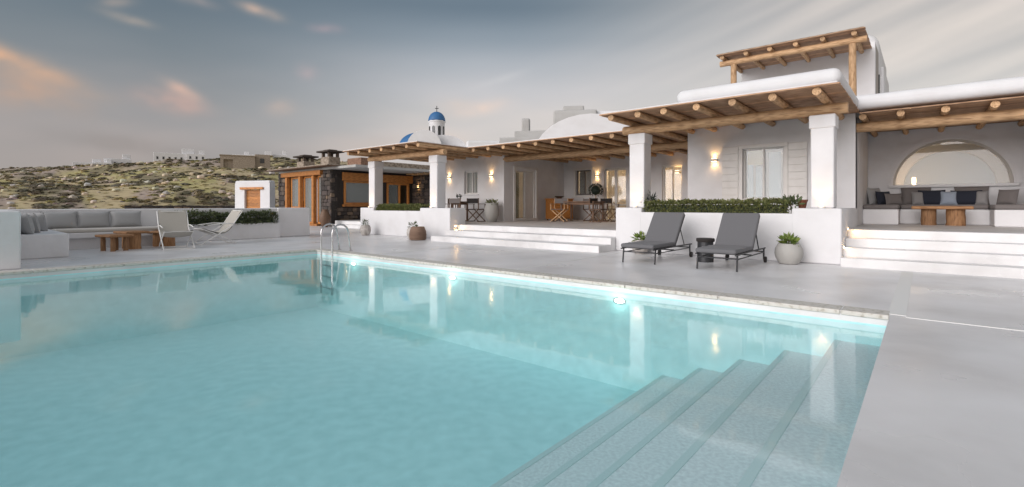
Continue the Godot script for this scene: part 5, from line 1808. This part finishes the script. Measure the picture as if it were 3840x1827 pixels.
func make_terrace_furniture() -> void:
	var y := 0.45
	# before the left wall
	director_chair(at(-13.75, y, 13.0, PI), "dark folding chair nearest the white column", M.brown[0], M.fabric_black)
	director_chair(at(-12.75, y, 13.05, PI + 0.1), "dark folding chair beside the tall clay jar", M.brown[0], M.fabric_black)
	director_chair(at(-13.25, y, 12.25, 0.1), "brown folding chair at the near side of the small table", M.brown[1], M.fabric_taupe)
	wood_table(at(-13.3, y, 12.72), "small wooden table between the dark folding chairs", Vector2(0.55, 0.5), M.brown[1])
	var jar := thing("clay_jar", "tall pale clay jar with green plant by the wall corner", "jar", at(-12.1, y, 13.2))
	var m := MB.new()
	m.lathe(Vector3.ZERO, PackedVector2Array([Vector2(0.001, 0), Vector2(0.17, 0), Vector2(0.25, 0.22), Vector2(0.28, 0.45), Vector2(0.24, 0.6), Vector2(0.2, 0.64), Vector2(0.24, 0.68), Vector2(0.2, 0.68), Vector2(0.17, 0.62)]), 22)
	part(jar, "body", m.mesh(), M.pot_grey)
	pot_plant("dense green plant growing in the tall clay jar", at(-12.1, y + 0.64, 13.2), Vector3(0.22, 0.12, 0.22), 140, leaf_mesh(0.09, 0.04), M.leaf.hedge, 47, 0.06)
	var vs := thing("table_plant", "small potted sprig on the small wooden table", "plant", at(-13.35, y + 0.752, 12.72))
	m = MB.new()
	m.lathe(Vector3.ZERO, PackedVector2Array([Vector2(0.001, 0), Vector2(0.05, 0), Vector2(0.065, 0.09), Vector2(0.05, 0.1)]), 14)
	part(vs, "pot", m.mesh(), M.metal_dark)
	bush(vs, "foliage", Vector3(0.1, 0.1, 0.1), 0.16, 60, leaf_mesh(0.08, 0.03), M.leaf.dark, 48, 0.2)
	# under the middle pergola: sideboard, table and chairs
	var sb := thing("sideboard", "orange brown wooden sideboard against the door wall", "sideboard", at(-11.25, y, 16.3, PI / 2 - 0.35))
	part(sb, "carcass", bmesh(Vector3(1.0, 0.78, 0.5), 0.012), M.orange[0], Transform3D(Basis(), Vector3(0, 0.45, 0)))
	part(sb, "top", bmesh(Vector3(1.08, 0.04, 0.56), 0.01), M.orange[1], Transform3D(Basis(), Vector3(0, 0.86, 0)))
	for s in [-1, 1]:
		part(sb, "door", bmesh(Vector3(0.46, 0.68, 0.02), 0.006), M.orange[2], Transform3D(Basis(), Vector3(s * 0.24, 0.45, 0.262)))
		for z in [-0.2, 0.2]:
			part(sb, "foot", bmesh(Vector3(0.06, 0.062, 0.06), 0.006), M.brown[0], Transform3D(Basis(), Vector3(s * 0.44, 0.031, z)))
	var tray := thing("bowl", "dark shallow bowl standing on the sideboard", "bowl", at(-11.25, y + 0.88, 16.3))
	m = MB.new()
	m.lathe(Vector3.ZERO, PackedVector2Array([Vector2(0.001, 0), Vector2(0.08, 0), Vector2(0.2, 0.09), Vector2(0.19, 0.095), Vector2(0.07, 0.015), Vector2(0.001, 0.015)]), 20)
	part(tray, "body", m.mesh(), M.stone[1])
	wood_table(at(-9.75, y, 15.6), "long wooden dining table under the middle pergola", Vector2(1.5, 0.8), M.brown[2])
	director_chair(at(-10.35, y, 15.0, 0.25), "folding chair with taupe back and pale crossed legs", M.wood[1], M.fabric_taupe)
	director_chair(at(-9.75, y, 16.35, PI), "brown folding chair behind the long dining table", M.brown[2], M.fabric_taupe)
	director_chair(at(-8.9, y, 15.35, PI / 2), "dark folding chair at the right end of the dining table", M.brown[1], M.fabric_black)
	director_chair(at(-9.05, y, 16.45, PI - 0.2), "dark backed folding chair nearest the french doors", M.brown[1], M.fabric_black)
	var tp := thing("topiary", "dark clipped ball tree in a white pot by the dining wall", "tree", at(-9.95, y, 16.95))
	m = MB.new()
	m.lathe(Vector3.ZERO, PackedVector2Array([Vector2(0.001, 0), Vector2(0.15, 0), Vector2(0.2, 0.4), Vector2(0.17, 0.4), Vector2(0.15, 0.34), Vector2(0.001, 0.34)]), 20)
	part(tp, "pot", m.mesh(), M.pot_white)
	m = MB.new()
	m.log(Vector3(0, 0.3, 0), Vector3(0, 1.15, 0), 0.02, 0.017, 8)
	part(tp, "trunk", m.mesh(), M.wood[0])
	m = MB.new()
	m.lathe(Vector3(0, 1.2, 0), PackedVector2Array([Vector2(0.001, -0.2), Vector2(0.14, -0.14), Vector2(0.2, 0.0), Vector2(0.14, 0.14), Vector2(0.001, 0.2)]), 14)
	part(tp, "branches", m.mesh(), M.leaf.dark)
	bush(tp, "crown", Vector3(0.26, 0.26, 0.26), 1.2, 420, leaf_mesh(0.06, 0.035), M.leaf.dark, 49, 0.8)


func make_lounge() -> void:
	# pads and cushions on the built-in sofa, and the trunk table
	var y := 0.96
	var pads := [["left", -0.79, 15.2, 0.68, 1.58], ["right", 1.46, 15.2, 0.66, 1.58], ["middle", 0.34, 15.66, 1.56, 0.66]]
	for p in pads:
		var t := thing("seat_pad", "grey seat pad on the %s part of the built-in lounge sofa" % p[0], "cushion", at(p[1], y, p[2]), "seat pads of the built-in sofa")
		var m := MB.new()
		m.rbox(Transform3D(Basis(), Vector3(0, 0.055, 0)), Vector3(p[3], 0.11, p[4]), 0.045, 3)
		part(t, "cover", m.mesh(), M.fabric_taupe)
	var c := [  # x, depth, width, height, thick, turn, cloth, label
		[-0.98, 15.72, 0.42, 0.46, 0.16, 0.9, "fabric_light", "pale cushion in the left corner of the lounge sofa"],
		[-0.78, 15.5, 0.4, 0.36, 0.16, 0.8, "fabric_navy", "navy cushion in the left corner of the lounge sofa"],
		[-0.58, 15.42, 0.4, 0.3, 0.15, 0.6, "fabric_taupe", "small taupe cushion right of the left navy one"],
		[-0.16, 15.86, 0.6, 0.46, 0.16, 0.0, "fabric_taupe", "wide taupe back cushion at the left of the sofa middle"],
		[0.86, 15.87, 0.62, 0.46, 0.16, 0.0, "fabric_taupe", "wide taupe back cushion at the right of the sofa middle"],
		[0.14, 15.72, 0.52, 0.38, 0.17, 0.0, "fabric_navy", "left navy cushion under the arched window"],
		[0.76, 15.7, 0.56, 0.36, 0.17, 0.0, "fabric_navy", "right navy cushion under the arched window"],
		[-0.12, 15.66, 0.24, 0.34, 0.14, 0.3, "fabric_mid", "narrow grey cushion left of the navy pair"],
		[0.45, 15.66, 0.32, 0.34, 0.15, 0.0, "fabric_blue", "pale blue cushion between the two navy cushions"],
		[1.02, 15.64, 0.22, 0.34, 0.14, -0.3, "fabric_mid", "narrow grey cushion right of the navy pair"],
		[1.42, 15.42, 0.4, 0.36, 0.16, -0.7, "fabric_taupe", "dark grey cushion at the right end of the lounge sofa"]]
	for q in c:
		var t := thing("sofa_cushion", q[7], "cushion", at(q[0], y + 0.105, q[1], q[5]), "cushions of the built-in sofa")
		var m := MB.new()
		m.cushion(Transform3D(Basis(Vector3.RIGHT, -0.24), Vector3(0, q[3] / 2 - 0.01, 0)), Vector3(q[2], q[3], q[4]), 12, 0.5)
		part(t, "cover", m.mesh(), M[q[6]])
	var tb := thing("trunk_table", "wooden slab table on two tree trunk legs in the lounge", "table", at(0.3, 0.6, 14.75))
	var m := MB.new()
	m.rbox(Transform3D(), Vector3(1.05, 0.075, 0.52), 0.03, 3)
	part(tb, "top", m.mesh(), M.trunk[2], Transform3D(Basis(), Vector3(0, 0.4, 0)))
	for s in [[-0.22, 0.14, 0], [0.24, 0.17, 1]]:
		part(tb, "leg", log_mesh(0.365, s[1], s[2]), M.trunk[s[2]], Transform3D(Basis(Vector3(0, 0, 1), PI / 2), Vector3(s[0], 0.1825, 0)))


func _ready() -> void:
	rng.seed = 7
	set_up_view()
	make_materials()
	make_ground()
	make_hill_rocks()
	make_pool()
	make_terraces()
	make_villa()
	make_pergolas()
	make_stone_building()
	make_portal()
	make_church()
	make_neighbour()
	make_hill_houses()
	make_seating_corner()
	make_poolside()
	make_terrace_furniture()
	make_lounge()
	make_lamps()
